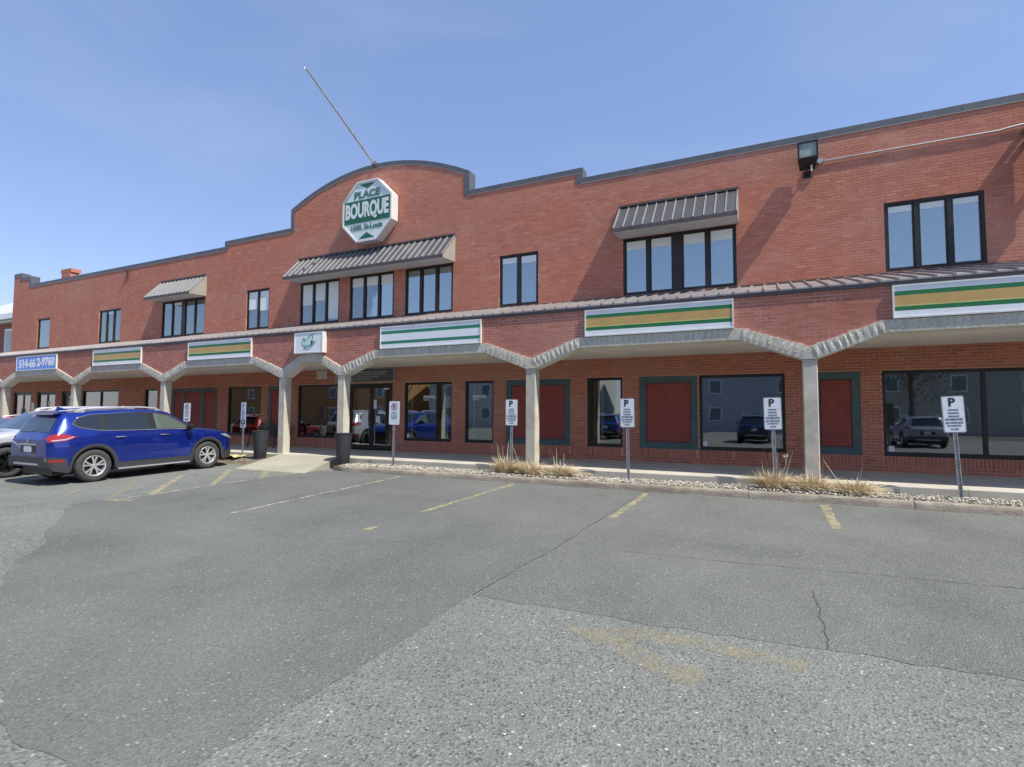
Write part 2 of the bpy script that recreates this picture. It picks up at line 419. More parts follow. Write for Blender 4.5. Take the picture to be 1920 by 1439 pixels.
g = sheet('ground', [(-400, -300), (400, -300), (400, 500), (-400, 500)], 0, MT['asphalt_old'], 'old grey parking lot asphalt with coarse worn stone showing', 'asphalt')
PA = rough_line((-10.9, 10.55), (-11.0, 5.2), 0.3, 0.05, 1)[:-1] + rough_line((-11.0, 5.2), (-6.0, 2.3), 0.2, 0.05, 2)[:-1] + \
     rough_line((-6.0, 2.3), (-3.75, 1.5), 0.12, 0.03, 3)[:-1] + rough_line((-3.75, 1.5), (-2.45, 1.35), 0.1, 0.03, 4)[:-1] + \
     rough_line((-2.36, 1.45), (-2.42, 4.22), 0.07, 0.014, 5)[:-1] + rough_line((-2.42, 4.22), (-2.28, 10.55), 0.15, 0.012, 6)
sheet('asphalt_patch', PA, 0.0045, MT['asphalt_new'], 'large smoother dark asphalt resurfacing filling the left of the lot', 'asphalt')
PB = rough_line((-2.395, 4.24), (1.34, 4.39), 0.09, 0.03, 8)[:-1] + rough_line((1.34, 4.39), (9, 4.6), 0.12, 0.04, 9) + [(9, 10.55)] + \
     rough_line((-2.262, 10.55), (-2.395, 4.24), 0.15, 0.006, 10)[:-1]
sheet('asphalt_patch', PB, 0.0040, MT['asphalt_mid'], 'dark asphalt resurfacing in front of the kerb on the right', 'asphalt')

def strip(name, pts, w, z, mat, label, cat, seed=0, jag=0.3):
    r = random.Random(seed); P = [Vector(p) for p in pts]; L = []; Rr = []
    # resample
    Q = []
    for a, b in zip(P[:-1], P[1:]):
        n = max(1, int((b - a).length / 0.12))
        Q += [a + (b - a) * (i / n) for i in range(n)]
    Q.append(P[-1])
    for i, p in enumerate(Q):
        a = Q[max(0, i - 1)]; b = Q[min(len(Q) - 1, i + 1)]; d = (b - a).normalized(); nn = Vector((-d.y, d.x))
        k = w / 2 * (1 + r.uniform(-jag, jag)); k2 = w / 2 * (1 + r.uniform(-jag, jag))
        L.append(p + nn * k); Rr.append(p - nn * k2)
    vs = [(p.x, p.y, zg(p.y) + z) for p in L] + [(p.x, p.y, zg(p.y) + z) for p in Rr]
    n = len(L); fs = [(n + i, n + i + 1, i + 1, i) for i in range(n - 1)]
    o = MB().add(vs, fs).build(name, mat)
    return tag(o, label, cat, {'road marking': 'painted parking lines'}.get(cat), kind='structure')

# cracks
def crack_pts(a, b, n, amp, seed):
    return [Vector(p) for p in rough_line(a, b, (Vector(b) - Vector(a)).length / n, amp, seed)]
for a, b, s, w, lab in [((-2.42, 4.25), (-2.28, 10.3), 21, 0.008, 'long straight crack along the joint between the two dark asphalt areas'),
                   ((0.30, 5.75), (0.30, 4.35), 22, 0.009, 'short jagged crack running towards the old asphalt edge'),
                   ((-1.6, 6.3), (2.4, 6.65), 23, 0.006, 'thin crack crossing the right parking stalls')]:
    strip('crack', crack_pts(a, b, 40, 0.013, s), w, 0.0065, MT['crack'], lab, 'crack', s, 0.7)

# painted stall lines
LZ = 0.008
for pts, w, m, lab in [
    ([(-7.97, 10.5), (-7.78, 5.9)], 0.09, 'paint_pale', 'long faded stall line left of the wheelchair sign'),
    ([(-5.0, 10.5), (-5.06, 7.2)], 0.10, 'paint', 'faded yellow stall line below the left clump of dry grass'),
    ([(-5.07, 6.1), (-5.05, 5.85)], 0.13, 'paint', 'short yellow leftover dash of a stall line'),
    ([(-2.19, 10.4), (-2.2, 8.0)], 0.11, 'paint', 'broken yellow stall line beside the asphalt joint'),
    ([(0.74, 10.45), (0.74, 8.6)], 0.13, 'paint', 'thick yellow stall line ending below the right column'),
    ([(-10.75, 10.3), (-10.85, 5.75)], 0.10, 'paint_pale', 'long line closing the striped aisle on the right'),
    ([(-10.45, 5.92), (-10.95, 5.7)], 0.10, 'paint', 'small yellow cross dash at the end of the striped aisle'),
    ([(-13.0, 9.8), (-10.75, 9.9)], 0.10, 'paint', 'yellow line across the foot of the concrete ramp'),
    ([(-13.05, 9.8), (-13.1, 5.6)], 0.09, 'paint_faint', 'faint line closing the striped aisle beside the blue car'),
    ([(-11.75, 9.85), (-10.85, 9.0)], 0.13, 'paint', 'first yellow slash of the striped aisle, nearest the ramp'),
    ([(-12.98, 9.75), (-10.85, 7.75)], 0.13, 'paint', 'second yellow slash of the striped aisle'),
    ([(-13.05, 8.55), (-10.88, 6.5)], 0.13, 'paint', 'third yellow slash of the striped aisle'),
    ([(-13.05, 7.45), (-10.95, 5.8)], 0.12, 'paint_faint', 'fourth yellow slash of the striped aisle, worn'),
    ([(-13.05, 6.45), (-12.0, 5.55)], 0.12, 'paint_faint', 'last faint yellow slash of the striped aisle')]:
    z = LZ if pts[0][0] > -10.8 else 0.0075
    strip('parking_line', pts, w, z, MT[m], lab, 'road marking', len(lab), 0.32)
# worn painted arrow on the old asphalt
AR = [(-1.42, 3.90), (-1.05, 4.11), (-0.5, 4.19), (0.18, 4.07), (0.12, 3.87), (-0.5, 4.0), (-0.98, 3.93), (-0.64, 3.68), (-0.50, 3.75), (-0.41, 3.62), (-0.46, 3.41), (-0.62, 3.44), (-1.05, 3.70)]
ao = sheet('painted_arrow', AR[::-1], 0.0045, paint_mat('arrow_paint', (0.42, 0.35, 0.17), 0.38, 0.72, 0.5, 5), 'worn yellow painted arrow on the old asphalt', 'road marking')

# ------------------------------------------------------------------ kerb, gravel, sidewalk, ramp
ZS = 0.39; YE = 11.5; D = 14.1; YC = 11.6
kerb = tag(empty('kerb', (0, 10.6, 0.1)), 'chipped weathered concrete kerb in front of the gravel bed', 'kerb', kind='structure')
def kerb_mat():
    m, nt, b = newmat('kerb_concrete'); b.inputs['Roughness'].default_value = 0.95
    p = pos(nt)
    c = ramp(nt, noise(nt, scaled(nt, p, (1, 1, 2)), 2.5, 7, 0.7), [(0.3, (0.20, 0.165, 0.125)), (0.52, (0.31, 0.27, 0.215)), (0.72, (0.42, 0.385, 0.32))])
    c = mixc(nt, ramp(nt, noise(nt, p, 45, 4, 0.7), [(0.55, 0.0), (0.75, 0.6)]), c, (0.11, 0.09, 0.07))
    nt.links.new(c, b.inputs['Base Color']); bump(nt, b, noise(nt, p, 28, 6, 0.75), 0.9, 0.025); return m
MT['kerb'] = kerb_mat()
def kerb_stone(x0, x1, seed, y0=10.62, depth=0.17):
    r = random.Random(seed); nx = max(3, int((x1 - x0) / 0.09)); mb = MB(); prof = [(0, 0.02), (0.008, 0.09), (0.012, 0.135), (0.03, 0.155), (depth - 0.02, 0.158), (depth, 0.14), (depth, 0.0)]
    vs = []; fs = []
    for i in range(nx + 1):
        x = x0 + (x1 - x0) * i / nx; chip = 0.02 * max(0, r.gauss(0, 0.7))
        for j, (dy, dz) in enumerate(prof):
            k = chip if j in (2, 3) else 0
            vs.append((x, y0 + dy + k * 0.7 + r.uniform(-.003, .003), 0.085 + dz - k * 0.5 + r.uniform(-.003, .003)))
    m = len(prof)
    for i in range(nx):
        for j in range(m - 1): fs.append((i * m + j, (i + 1) * m + j, (i + 1) * m + j + 1, i * m + j + 1))
    fs.append(tuple(range(m - 1, -1, -1))); fs.append(tuple(range(nx * m, nx * m + m)))
    return mb.add(vs, fs).build('kerb_stone', MT['kerb'], kerb, smooth=True)
for i, (a, b) in enumerate([(-9.75, -7.6), (-7.59, -5.25), (-5.24, -2.89), (-2.88, -0.425), (-0.415, 2.0), (2.01, 4.4), (4.41, 7.0), (7.01, 9.5), (9.51, 12)]):
    kerb_stone(a, b, i)
# rounded kerb end by the ramp
mb = MB(); vs = []; fs = []; r_ = random.Random(5)
prof = [(0, 0.02), (0.008, 0.09), (0.012, 0.13), (0.03, 0.15), (0.16, 0.15), (0.17, 0.13), (0.17, 0.0)]
for i in range(13):
    a = math.pi / 2 * i / 12; c = (-9.76, 11.32)
    for dy, dz in prof:
        R = 0.70 - dy + r_.uniform(-.006, .006); vs.append((c[0] - R * math.sin(a), c[1] - R * math.cos(a), 0.085 + dz + r_.uniform(-.006, .006)))
m = len(prof)
for i in range(12):
    for j in range(m - 1): fs.append((i * m + j, i * m + j + 1, (i + 1) * m + j + 1, (i + 1) * m + j))
mb.add(vs, fs).build('kerb_stone', MT['kerb'], kerb, smooth=True)

bed = tag(MB().box(-10.3, 12, 10.70, 11.52, 0.05, 0.225).build('planting_bed', MT['dirt']), 'brown dirt under the white gravel behind the kerb', 'bed', kind='structure')
tag(MB().prism_yz([(10.62, 0.09), (11.52, 0.09), (11.52, 0.27), (11.1, 0.25)][::1], -19.0, -13.22).build('dirt_strip', MT['dirt']), 'sloping dirt strip between the sidewalk and lot left of the ramp', 'dirt', kind='structure')

def gravel(n, x0, x1, y0, y1, z, smin, smax, name, mat, label, seed):
    r = np.random.default_rng(seed)
    t = (1 + 5 ** 0.5) / 2
    iv = np.array([(-1, t, 0), (1, t, 0), (-1, -t, 0), (1, -t, 0), (0, -1, t), (0, 1, t), (0, -1, -t), (0, 1, -t), (t, 0, -1), (t, 0, 1), (-t, 0, -1), (-t, 0, 1)]) / math.sqrt(1 + t * t)
    fi = np.array([(0, 11, 5), (0, 5, 1), (0, 1, 7), (0, 7, 10), (0, 10, 11), (1, 5, 9), (5, 11, 4), (11, 10, 2), (10, 7, 6), (7, 1, 8), (3, 9, 4), (3, 4, 2), (3, 2, 6), (3, 6, 8), (3, 8, 9), (4, 9, 5), (2, 4, 11), (6, 2, 10), (8, 6, 7), (9, 8, 1)])
    P = np.stack([r.uniform(x0, x1, n), r.uniform(y0, y1, n), z + r.uniform(-0.012, 0.035, n)], 1)
    S = r.uniform(smin, smax, (n, 1, 1)) * r.uniform(0.6, 1.25, (n, 1, 3)) * np.array([1, 1, 0.72])
    ang = r.uniform(0, 6.28, n); c, s = np.cos(ang), np.sin(ang)
    V = iv[None] * r.uniform(0.75, 1.15, (n, 12, 1)) * S
    X = V[..., 0] * c[:, None] - V[..., 1] * s[:, None]; Y = V[..., 0] * s[:, None] + V[..., 1] * c[:, None]
    V = np.stack([X, Y, V[..., 2]], -1) + P[:, None]
    F = (fi[None] + 12 * np.arange(n)[:, None, None]).reshape(-1, 3)
    o = fast_mesh(name, V.reshape(-1, 3), F, mat, None, np.repeat(r.uniform(0, 1, n), 20))
    return tag(o, label, 'gravel', kind='stuff')

def fast_mesh(name, V, F, mat, parent, tone=None, off=(0, 0, 0)):
    me = bpy.data.meshes.new(name); k = F.shape[1]; nf = len(F)
    me.vertices.add(len(V)); me.vertices.foreach_set('co', (np.asarray(V, dtype=np.float32) - np.array(off, dtype=np.float32)).ravel())
    me.loops.add(nf * k); me.loops.foreach_set('vertex_index', F.astype(np.int32).ravel())
    me.polygons.add(nf); me.polygons.foreach_set('loop_start', np.arange(0, nf * k, k, dtype=np.int32))
    try: me.polygons.foreach_set('loop_total', np.full(nf, k, dtype=np.int32))
    except Exception: pass
    me.polygons.foreach_set('use_smooth', np.zeros(nf, dtype=bool))
    me.update(calc_edges=True); me.validate()
    if tone is not None:
        at = me.attributes.new('tone', 'FLOAT', 'FACE'); at.data.foreach_set('value', np.asarray(tone, dtype=np.float32))
    me.materials.append(mat)
    o = bpy.data.objects.new(name, me); COL.objects.link(o)
    if parent is not None: o.parent = parent
    ORG[o.name] = tuple(off)
    return o

def gravel_mat():
    m, nt, b = newmat('white_gravel'); b.inputs['Roughness'].default_value = 0.85
    at = nt.nodes.new('ShaderNodeAttribute'); at.attribute_name = 'tone'
    c = ramp(nt, at.outputs['Fac'], [(0.0, (0.16, 0.14, 0.11)), (0.2, (0.34, 0.31, 0.25)), (0.6, (0.47, 0.44, 0.37)), (1.0, (0.60, 0.57, 0.50))])
    nt.links.new(c, b.inputs['Base Color']); return m
MT['gravel'] = gravel_mat()
gravel(9500, -10.1, 8, 10.80, 11.47, 0.235, 0.012, 0.027, 'gravel', MT['gravel'], 'white crushed stone gravel between the kerb and the sidewalk', 3)
def pebble_mat():
    m, nt, b = newmat('brown_pebbles'); b.inputs['Roughness'].default_value = 0.9
    at = nt.nodes.new('ShaderNodeAttribute'); at.attribute_name = 'tone'
    nt.links.new(ramp(nt, at.outputs['Fac'], [(0.0, (0.10, 0.085, 0.07)), (0.6, (0.22, 0.19, 0.155)), (1.0, (0.45, 0.42, 0.37))]), b.inputs['Base Color']); return m
gravel(900, -18.5, -13.25, 10.75, 11.25, 0.18, 0.008, 0.02, 'pebbles', pebble_mat(), 'brown pebbles scattered on the dirt left of the ramp', 4)

walk = tag(empty('sidewalk', (-12, 12.8, ZS)), 'shaded concrete sidewalk under the canopy with a sunlit front edge', 'sidewalk', kind='structure')
xs = [-37.0]
while xs[-1] < 12: xs.append(xs[-1] + 3.07)
for a, b in zip(xs[:-1], xs[1:]):
    mb = MB(); mb.prism_yz([(YE, 0.1), (D - 0.004, 0.1), (D - 0.004, ZS), (YE + 0.02, ZS), (YE, ZS - 0.02)], a + 0.003, b - 0.003)
    mb.build('slab', MT['sidewalk'], walk)
mb = MB(); mb.add([(-13.05, 9.95, 0.10), (-10.55, 9.98, 0.10), (-10.86, YE - 0.003, ZS), (-13.1, YE - 0.003, ZS), (-13.05, 9.95, 0.02), (-10.55, 9.98, 0.02), (-10.86, YE - 0.003, 0.02), (-13.1, YE - 0.003, 0.02)],
      [(0, 1, 2, 3), (4, 7, 6, 5), (0, 4, 5, 1), (1, 5, 6, 2), (2, 6, 7, 3), (3, 7, 4, 0)])
tag(mb.build('ramp', MT['ramp']), 'pale concrete wheelchair ramp rising to the sidewalk between two columns', 'ramp', kind='structure')

# ------------------------------------------------------------------ building
XL, XR, XM = -36.3, 12.1, -12.1
bld = tag(empty('commercial_building', (XM, D, 0)), 'two storey red brick commercial building with arched parapet and arcade', 'building')
BO = ORG[bld.name]

UW = [(2.29, 4.03, 3), (-3.53, -0.73, 4), (-7.25, -5.99, 2), (-10.68, -8.86, 3), (-13.02, -11.13, 3), (-15.34, -13.48, 3), (-18.17, -16.93, 2),
      (-23.42, -20.62, 4), (-28.15, -26.44, 3), (-33.65, -32.46, 1), (8.2, 9.4, 2)]
UZ0, UZ1 = 4.74, 6.29
LZ0, LZ1 = 0.735, 2.59
LW = [(2.15, 5.65), (-1.65, 0.26), (-4.55, -3.57), (-8.40, -7.41), (-10.66, -8.85), (-15.36, -13.46), (-19.1, -17.2), (-24.45, -23.5), (-29.31, -26.34), (7.4, 9.4)]
LP = [(0.80, 1.75), (-3.13, -1.685), (-7.0, -5.02), (-16.84, -15.9), (-22.54, -19.65)]
LD = [(-13.0, -11.11), (-31.12, -30.22), (-33.42, -31.61), (-35.79, -33.94)]
def ptop(x):
    """height of the parapet"""
    if abs(x - XM) <= 3.75: return 10.03 - 0.95 * ((x - XM) / 3.75) ** 2
    if x < -35.55: return 8.86
    if x < -34.55: return 8.60
    if x < -19.47: return 8.16
    if x < XM: return 8.38
    if x < -4.70: return 8.46
    if x > 11.3: return 8.86
    return 8.16
PSTEPS = [XL, -35.55, -34.55, -19.47, -15.85, -8.35, -4.70, 11.3, XR]

def wall_cells(x0, x1, z0, z1, ops, y0, y1):
    mb = MB(); zs = sorted(set([z0, z1] + [z for o in ops for z in (o[2], o[3]) if z0 < z < z1]))
    for a, b in zip(zs[:-1], zs[1:]):
        zm = (a + b) / 2; cuts = sorted((o[0], o[1]) for o in ops if o[2] < zm < o[3]); x = x0
        for c0, c1 in cuts:
            if c0 > x: mb.box(x, c0, y0, y1, a, b)
            x = max(x, c1)
        if x < x1: mb.box(x, x1, y0, y1, a, b)
    return mb

UOPS = [(a, b, UZ0, UZ1) for a, b, n in UW]
LOPS = [(a, b, LZ0, LZ1) for a, b in LW + LP] + [(a, b, 0.3, LZ1) for a, b in LD]
JR = 0.0017
mb = wall_cells(XL, XR, 3.6, 7.7, UOPS, D + JR, D + 0.3)
for a, b in zip(PSTEPS[:-1], PSTEPS[1:]):
    n = 24 if abs((a + b) / 2 - XM) < 3 else 1
    for i in range(n):
        xa = a + (b - a) * i / n; xb = a + (b - a) * (i + 1) / n
        za, zb = (ptop(xa + 1e-4), ptop(xb - 1e-4))
        mb.prism_xz([(xa, 7.7), (xb, 7.7), (xb, zb - 0.02), (xa, za - 0.02)], D + JR, D + 0.3)
upper_wall = tag(mb.build('upper_wall', MT['mortar_up'], bld), 'weathered red brick upper wall')
lower_wall = wall_cells(XL, XR, 0.05, 3.6, LOPS, D + JR, D + 0.3).build('lower_wall', MT['mortar_low'], bld)
mb = MB(); mb.box(XL, XL + 0.3, D + 0.3, D + 14, 0.05, 7.9); mb.box(XR - 0.3, XR, D + 0.3, D + 14, 0.05, 7.9); mb.box(XL, XR, D + 14, D + 14.3, 0.05, 7.9)
mb.build('side_wall', MT['mortar_up'], bld)
MB().box(XL + 0.3, XR - 0.3, D + 0.3, D + 14, 7.45, 7.6).build('flat_roof', MT['coping'], bld)
mb = MB(); mb.box(XL + .3, XR - .3, D + 3.2, D + 3.3, 0.4, 3.2); mb.box(XL + .3, XR - .3, D + 0.3, D + 3.2, 3.2, 4.4)
for x in (-30, -22.6, -19.3, -10.9, -8.6, -3.4, 1.9, 6.2): mb.box(x - .05, x + .05, D + .32, D + 3.2, 0.4, 3.2)
mb.build('interior_wall', MT['interior'], bld)
MB().box(XL + .3, XR - .3, D + 0.3, D + 3.2, 0.2, ZS + 0.005).build('interior_floor', MT['interior_dark'], bld)
MB().box(-13.4, -11.0, D + 2.6, D + 2.66, 0.4, 3.2).build('lobby_wall', MT['interior_tan'], bld)
MB().box(XL + .3, XR - .3, D + 2.4, D + 2.5, 4.4, 7.45).build('upper_interior_wall', MT['interior'], bld)

# parapet coping
def coping_seg(pts):
    mb = MB()
    for (xa, za), (xb, zb) in zip(pts[:-1], pts[1:]):
        mb.prism_xz([(xa, za - 0.15), (xb, zb - 0.15), (xb, zb), (xa, za)], D - 0.014, D + 0.36)
    o = mb.build('coping', MT['coping'], bld)
    mb = MB()
    for (xa, za), (xb, zb) in zip(pts[:-1], pts[1:]):
        mb.prism_xz([(xa, za - 0.168), (xb, zb - 0.168), (xb, zb - 0.151), (xa, za - 0.151)], D - 0.020, D - 0.004)
    mb.build('drip_edge', MT['coping_edge'], o)
    x = pts[0][0] + 1.1
    while x < pts[-1][0] - 0.3:
        z = float(np.interp(x, [p[0] for p in pts], [p[1] for p in pts]))
        MB().box(x, x + 0.03, D - 0.0165, D + 0.0, z - 0.145, z + 0.004).build('coping_joint', MT['coping'], o); x += 2.44
    return o
for a, b in zip(PSTEPS[:-1], PSTEPS[1:]):
    if abs((a + b) / 2 - XM) < 3:
        coping_seg([(a - 0.045 + (b - a + 0.09) * i / 28, ptop(min(b, max(a, a + (b - a) * i / 28)) ) + 0.02) for i in range(29)])
    else:
        coping_seg([(a + 0.002, ptop((a + b) / 2) + 0.02), (b - 0.002, ptop((a + b) / 2) + 0.02)])
for x, s in zip(PSTEPS[1:-1], (1, 1, -1, -1, 1, 1, -1)):
    lo, hi = sorted((ptop(x - 0.01), ptop(x + 0.01)))
    mb = MB()
    if s == 1: mb.box(x - 0.13, x + 0.05, D - 0.0165, D + 0.362, lo - 0.13, hi + 0.018)
    else: mb.box(x - 0.05, x + 0.13, D - 0.0165, D + 0.362, lo - 0.13, hi + 0.018)
    mb.build('coping_corner', MT['coping'], bld)
# chimney
mb = MB(); mb.box(-32.45, -31.65, D + 0.37, D + 0.75, 7.5, 8.62)
chim = mb.build('chimney', MT['mortar_up'], bld)
mb = MB(); mb.box(-32.52, -31.58, D + 0.365, D + 0.82, 8.62, 8.8); mb.build('chimney_cap', MT['brick_up'], chim)

# ---- bricks
BL, BH, PX, PZ = 0.2, 0.057, 0.21, 0.067
def brick_rows(x0, x1, z0, z1, y, ops, keep, seed):
    """returns list of (x0,x1,z0,z1)"""
    r = random.Random(seed); out = []
    nz = int((z1 - z0) / PZ + 0.5)
    for k in range(nz):
        a = z0 + k * PZ + 0.005; b = a + BH; zm = (a + b) / 2
        cuts = sorted((o[0], o[1]) for o in ops if o[2] - 0.01 < zm < o[3] + 0.01)
        x = x0 + (PX / 2 if k % 2 else 0) - PX
        while x < x1:
            l = max(x, x0); h = min(x + BL, x1); x += PX
            if h - l < 0.03: continue
            segs = [(l, h)]
            for c0, c1 in cuts:
                ns = []
                for p, q in segs:
                    if q <= c0 or p >= c1: ns.append((p, q)); continue
                    if p < c0 - 0.03: ns.append((p, c0 - 0.003))
                    if q > c1 + 0.03: ns.append((c1 + 0.003, q))
                segs = ns
            for p, q in segs:
                if keep((p + q) / 2, a, b): out.append((p, q, a, b))
    return out

def project(x, y, z):
    d = Vector((x, y, z)) - CAM; c = d.dot(fw)
    return 960 + 1013.477 * d.dot(rt) / c, 719.5 - 1013.477 * d.dot(up) / c, c

def bricks_mesh(name, L, y, depth, mat, parent, seed):
    r = np.random.default_rng(seed); A = np.array(L); n = len(A)
    yf = y + r.uniform(-0.0006, 0.0006, n); yb = np.full(n, y + depth)
    x0, x1, z0, z1 = A.T
    V = np.stack([np.stack(t, 1) for t in [(x0, yf, z0), (x1, yf, z0), (x1, yf, z1), (x0, yf, z1), (x0, yb, z0), (x1, yb, z0), (x1, yb, z1), (x0, yb, z1)]], 1)
    fi = np.array([(0, 1, 2, 3), (3, 2, 6, 7), (4, 5, 1, 0), (1, 5, 6, 2), (4, 0, 3, 7)])
    F = (fi[None] + 8 * np.arange(n)[:, None, None]).reshape(-1, 4)
    tone = np.repeat(np.clip(r.normal(0.45, 0.27, n), 0, 1), 5)
    o = fast_mesh(name, V.reshape(-1, 3), F, mat, parent, tone, ORG[parent.name])
    return tag(o, kind='stuff')

colX = [12.0, 6.4, 0.645, -5.115, -10.945, -13.265, -19.05, -24.735, -30.36, -36.15]
CW = 0.125
def band(xc, xd):
    """bottom and top polylines of one arch band between column centres (xc<xd)"""
    e0, e1 = xc + CW, xd - CW; run = 1.1 if xd - xc > 3 else 0.74; rt_ = run - 0.06
    B = [(e0, 2.67), (e0 + run, 3.10), (e1 - run, 3.10), (e1, 2.67)]
    T = [(xc, 2.905), (e0 + rt_, 3.325), (e1 - rt_, 3.325), (xd, 2.905)]
    return B, T
def zlow(x):
    for d, c in zip(colX[:-1], colX[1:]):
        if c <= x <= d:
            B, T = band(c, d)
            return float(np.interp(x, [p[0] for p in T], [p[1] for p in T]))
    return 3.3

up_rows = brick_rows(XL, XR, 4.02, 10.1, D, UOPS, lambda x, a, b: b < min(ptop(x - 0.1), ptop(x + 0.1), ptop(x)) - 0.10, 1)
fz0 = 2.85
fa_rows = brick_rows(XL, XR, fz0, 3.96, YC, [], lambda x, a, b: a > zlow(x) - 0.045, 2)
# soldier bricks under the sills
sold = []
for a, b in LW + LP:
    x = a
    while x + 0.06 < b: sold.append((x, x + BH, LZ0 - 0.205, LZ0 - 0.005)); x += PZ
LOPS2 = LOPS + [(a, b, LZ0 - 0.21, LZ0) for a, b in LW + LP]
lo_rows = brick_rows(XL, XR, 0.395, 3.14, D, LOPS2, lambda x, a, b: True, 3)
cand = []
for nm, L, y in (('up', up_rows, D), ('fa', fa_rows, YC), ('lo', lo_rows, D)):
    for i, q in enumerate(L):
        if q[1] - q[0] < BL - 0.001: continue
        u, v, c = project((q[0] + q[1]) / 2, y, (q[2] + q[3]) / 2)
        if c > 0 and 6 < u < 1914 and 6 < v < 1433:
            w = abs(project(q[1], y, q[2])[0] - project(q[0], y, q[2])[0]); h = abs(project(q[0], y, q[3])[1] - project(q[0], y, q[2])[1])
            cand.append((w * h, nm, i))
# the part of the fascia hidden behind signs is not shown: skip those
SIGNX = [(-3.83, -0.66), (1.95, 5.1)]
cand = [c for c in cand if not (c[1] == 'fa' and any(a < (fa_rows[c[2]][0] + fa_rows[c[2]][1]) / 2 < b for a, b in SIGNX) and fa_rows[c[2]][2] > 3.28)]
cand.sort(reverse=True)
single = {'up': set(), 'fa': set(), 'lo': set()}
for _, nm, i in cand[:300]: single[nm].add(i)

fascia = None
# fascia backing
mb = MB()
for d, c in zip(colX[:-1], colX[1:]):
    B, T = band(c, d)
    for (xa, za), (xb, zb) in zip(T[:-1], T[1:]):
        mb.prism_xz([(xa, za - 0.12), (xb, zb - 0.12), (xb, 3.97), (xa, 3.97)], YC + JR, YC + 0.28)
fascia = mb.build('fascia_wall', MT['mortar_fascia'], bld)

VAR = {}
def brick_variant(matkey, k):
    key = (matkey, k)
    if key not in VAR:
        me = bpy.data.meshes.new('brick'); h = 0.03
        V = [(-BL / 2, -h, -BH / 2), (BL / 2, -h, -BH / 2), (BL / 2, -h, BH / 2), (-BL / 2, -h, BH / 2), (-BL / 2, h, -BH / 2), (BL / 2, h, -BH / 2), (BL / 2, h, BH / 2), (-BL / 2, h, BH / 2)]
        me.from_pydata(V, [], [(0, 1, 2, 3), (3, 2, 6, 7), (4, 5, 1, 0), (1, 5, 6, 2), (4, 0, 3, 7), (5, 4, 7, 6)])
        at = me.attributes.new('tone', 'FLOAT', 'FACE'); at.data.foreach_set('value', [min(1, max(0, 0.05 + k / 9 * 0.85))] * 6)
        me.materials.append(MT[matkey]); VAR[key] = me
    return VAR[key]
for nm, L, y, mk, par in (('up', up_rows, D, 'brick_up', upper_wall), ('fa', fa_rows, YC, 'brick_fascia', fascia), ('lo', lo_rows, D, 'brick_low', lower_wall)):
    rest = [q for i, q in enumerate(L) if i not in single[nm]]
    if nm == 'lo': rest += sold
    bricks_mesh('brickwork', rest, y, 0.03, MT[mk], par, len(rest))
    off = ORG[par.name]
    for i in single[nm]:
        q = L[i]; k = min(9, max(0, int(rng.gauss(4.5, 2.2))))
        o = bpy.data.objects.new('brick', brick_variant(mk, k)); COL.objects.link(o); o.parent = par
        o.location = ((q[0] + q[1]) / 2 - off[0], y + 0.03 + rng.uniform(-.0006, .0006) - off[1], (q[2] + q[3]) / 2 - off[2])

# ---- stone arch bands
allst = []
for d, c in zip(colX[:-1], colX[1:]):
    B, T = band(c, d)
    mb = MB()
    for i in range(3):
        mb.prism_xz([B[i], B[i + 1], T[i + 1], T[i]], YC - 0.022, YC + 0.3)
    vis = c < 5.5 and d > -33
    o = mb.build('arch_band', MT['stone_joint'], bld)
    if not vis: continue
    for i in range(3):
        b0, b1, t0, t1 = (Vector(p) for p in (B[i], B[i + 1], T[i], T[i + 1]))
        Ls = ((b1 - b0).length + (t1 - t0).length) / 2; n = max(1, round(Ls / (0.118 if i != 1 else 0.122)))
        for k in range(n):
            g0 = 0.008 / Ls
            f0, f1 = k / n + g0, (k + 1) / n - g0
            qb0, qb1, qt0, qt1 = b0.lerp(b1, f0), b0.lerp(b1, f1), t0.lerp(t1, f0), t0.lerp(t1, f1)
            qs = [qb0.lerp(qt0, 0.012), qb1.lerp(qt1, 0.012), qt1.lerp(qb1, 0.012), qt0.lerp(qb0, 0.012)]
            u, v, cc = project(qs[0].x, YC, qs[0].y)
            allst.append((1 / cc if 0 < u < 1920 else 0, o, qs, i == 1))
allst.sort(key=lambda t: -t[0])
def stone_geo(mb, qs, flat):
    n = 3; V = []; amp = 0.005 if flat else 0.018
    for j in range(n + 1):
        for i in range(n + 1):
            a = qs[0].lerp(qs[1], i / n); b = qs[3].lerp(qs[2], i / n); p = a.lerp(b, j / n)
            e = 0 if (i in (0, n) or j in (0, n)) else 1
            V.append((p.x, YC - 0.027 - (rng.uniform(0.2, 1) * amp if e else rng.uniform(0, 0.2) * amp), p.y))
    F = [(j * (n + 1) + i, j * (n + 1) + i + 1, (j + 1) * (n + 1) + i + 1, (j + 1) * (n + 1) + i) for j in range(n) for i in range(n)]
    ring = [0, 1, 2, 3, 7, 11, 15, 14, 13, 12, 8, 4]
    base = len(V)
    for r_i in ring: V.append((V[r_i][0], YC - 0.02, V[r_i][2]))
    for k in range(12): F.append((ring[k], base + k, base + (k + 1) % 12, ring[(k + 1) % 12]))
    mb.add(V, F)
far = {}
for k, (pr, o, qs, flat) in enumerate(allst):
    if k < 300:
        mb = MB(); stone_geo(mb, qs, flat); mb.build('stone', MT['stone'], o)
    else:
        stone_geo(far.setdefault(o.name, (o, MB()))[1], qs, flat)
for o, mb in far.values(): tag(mb.build('stonework', MT['stone'], o), kind='stuff')

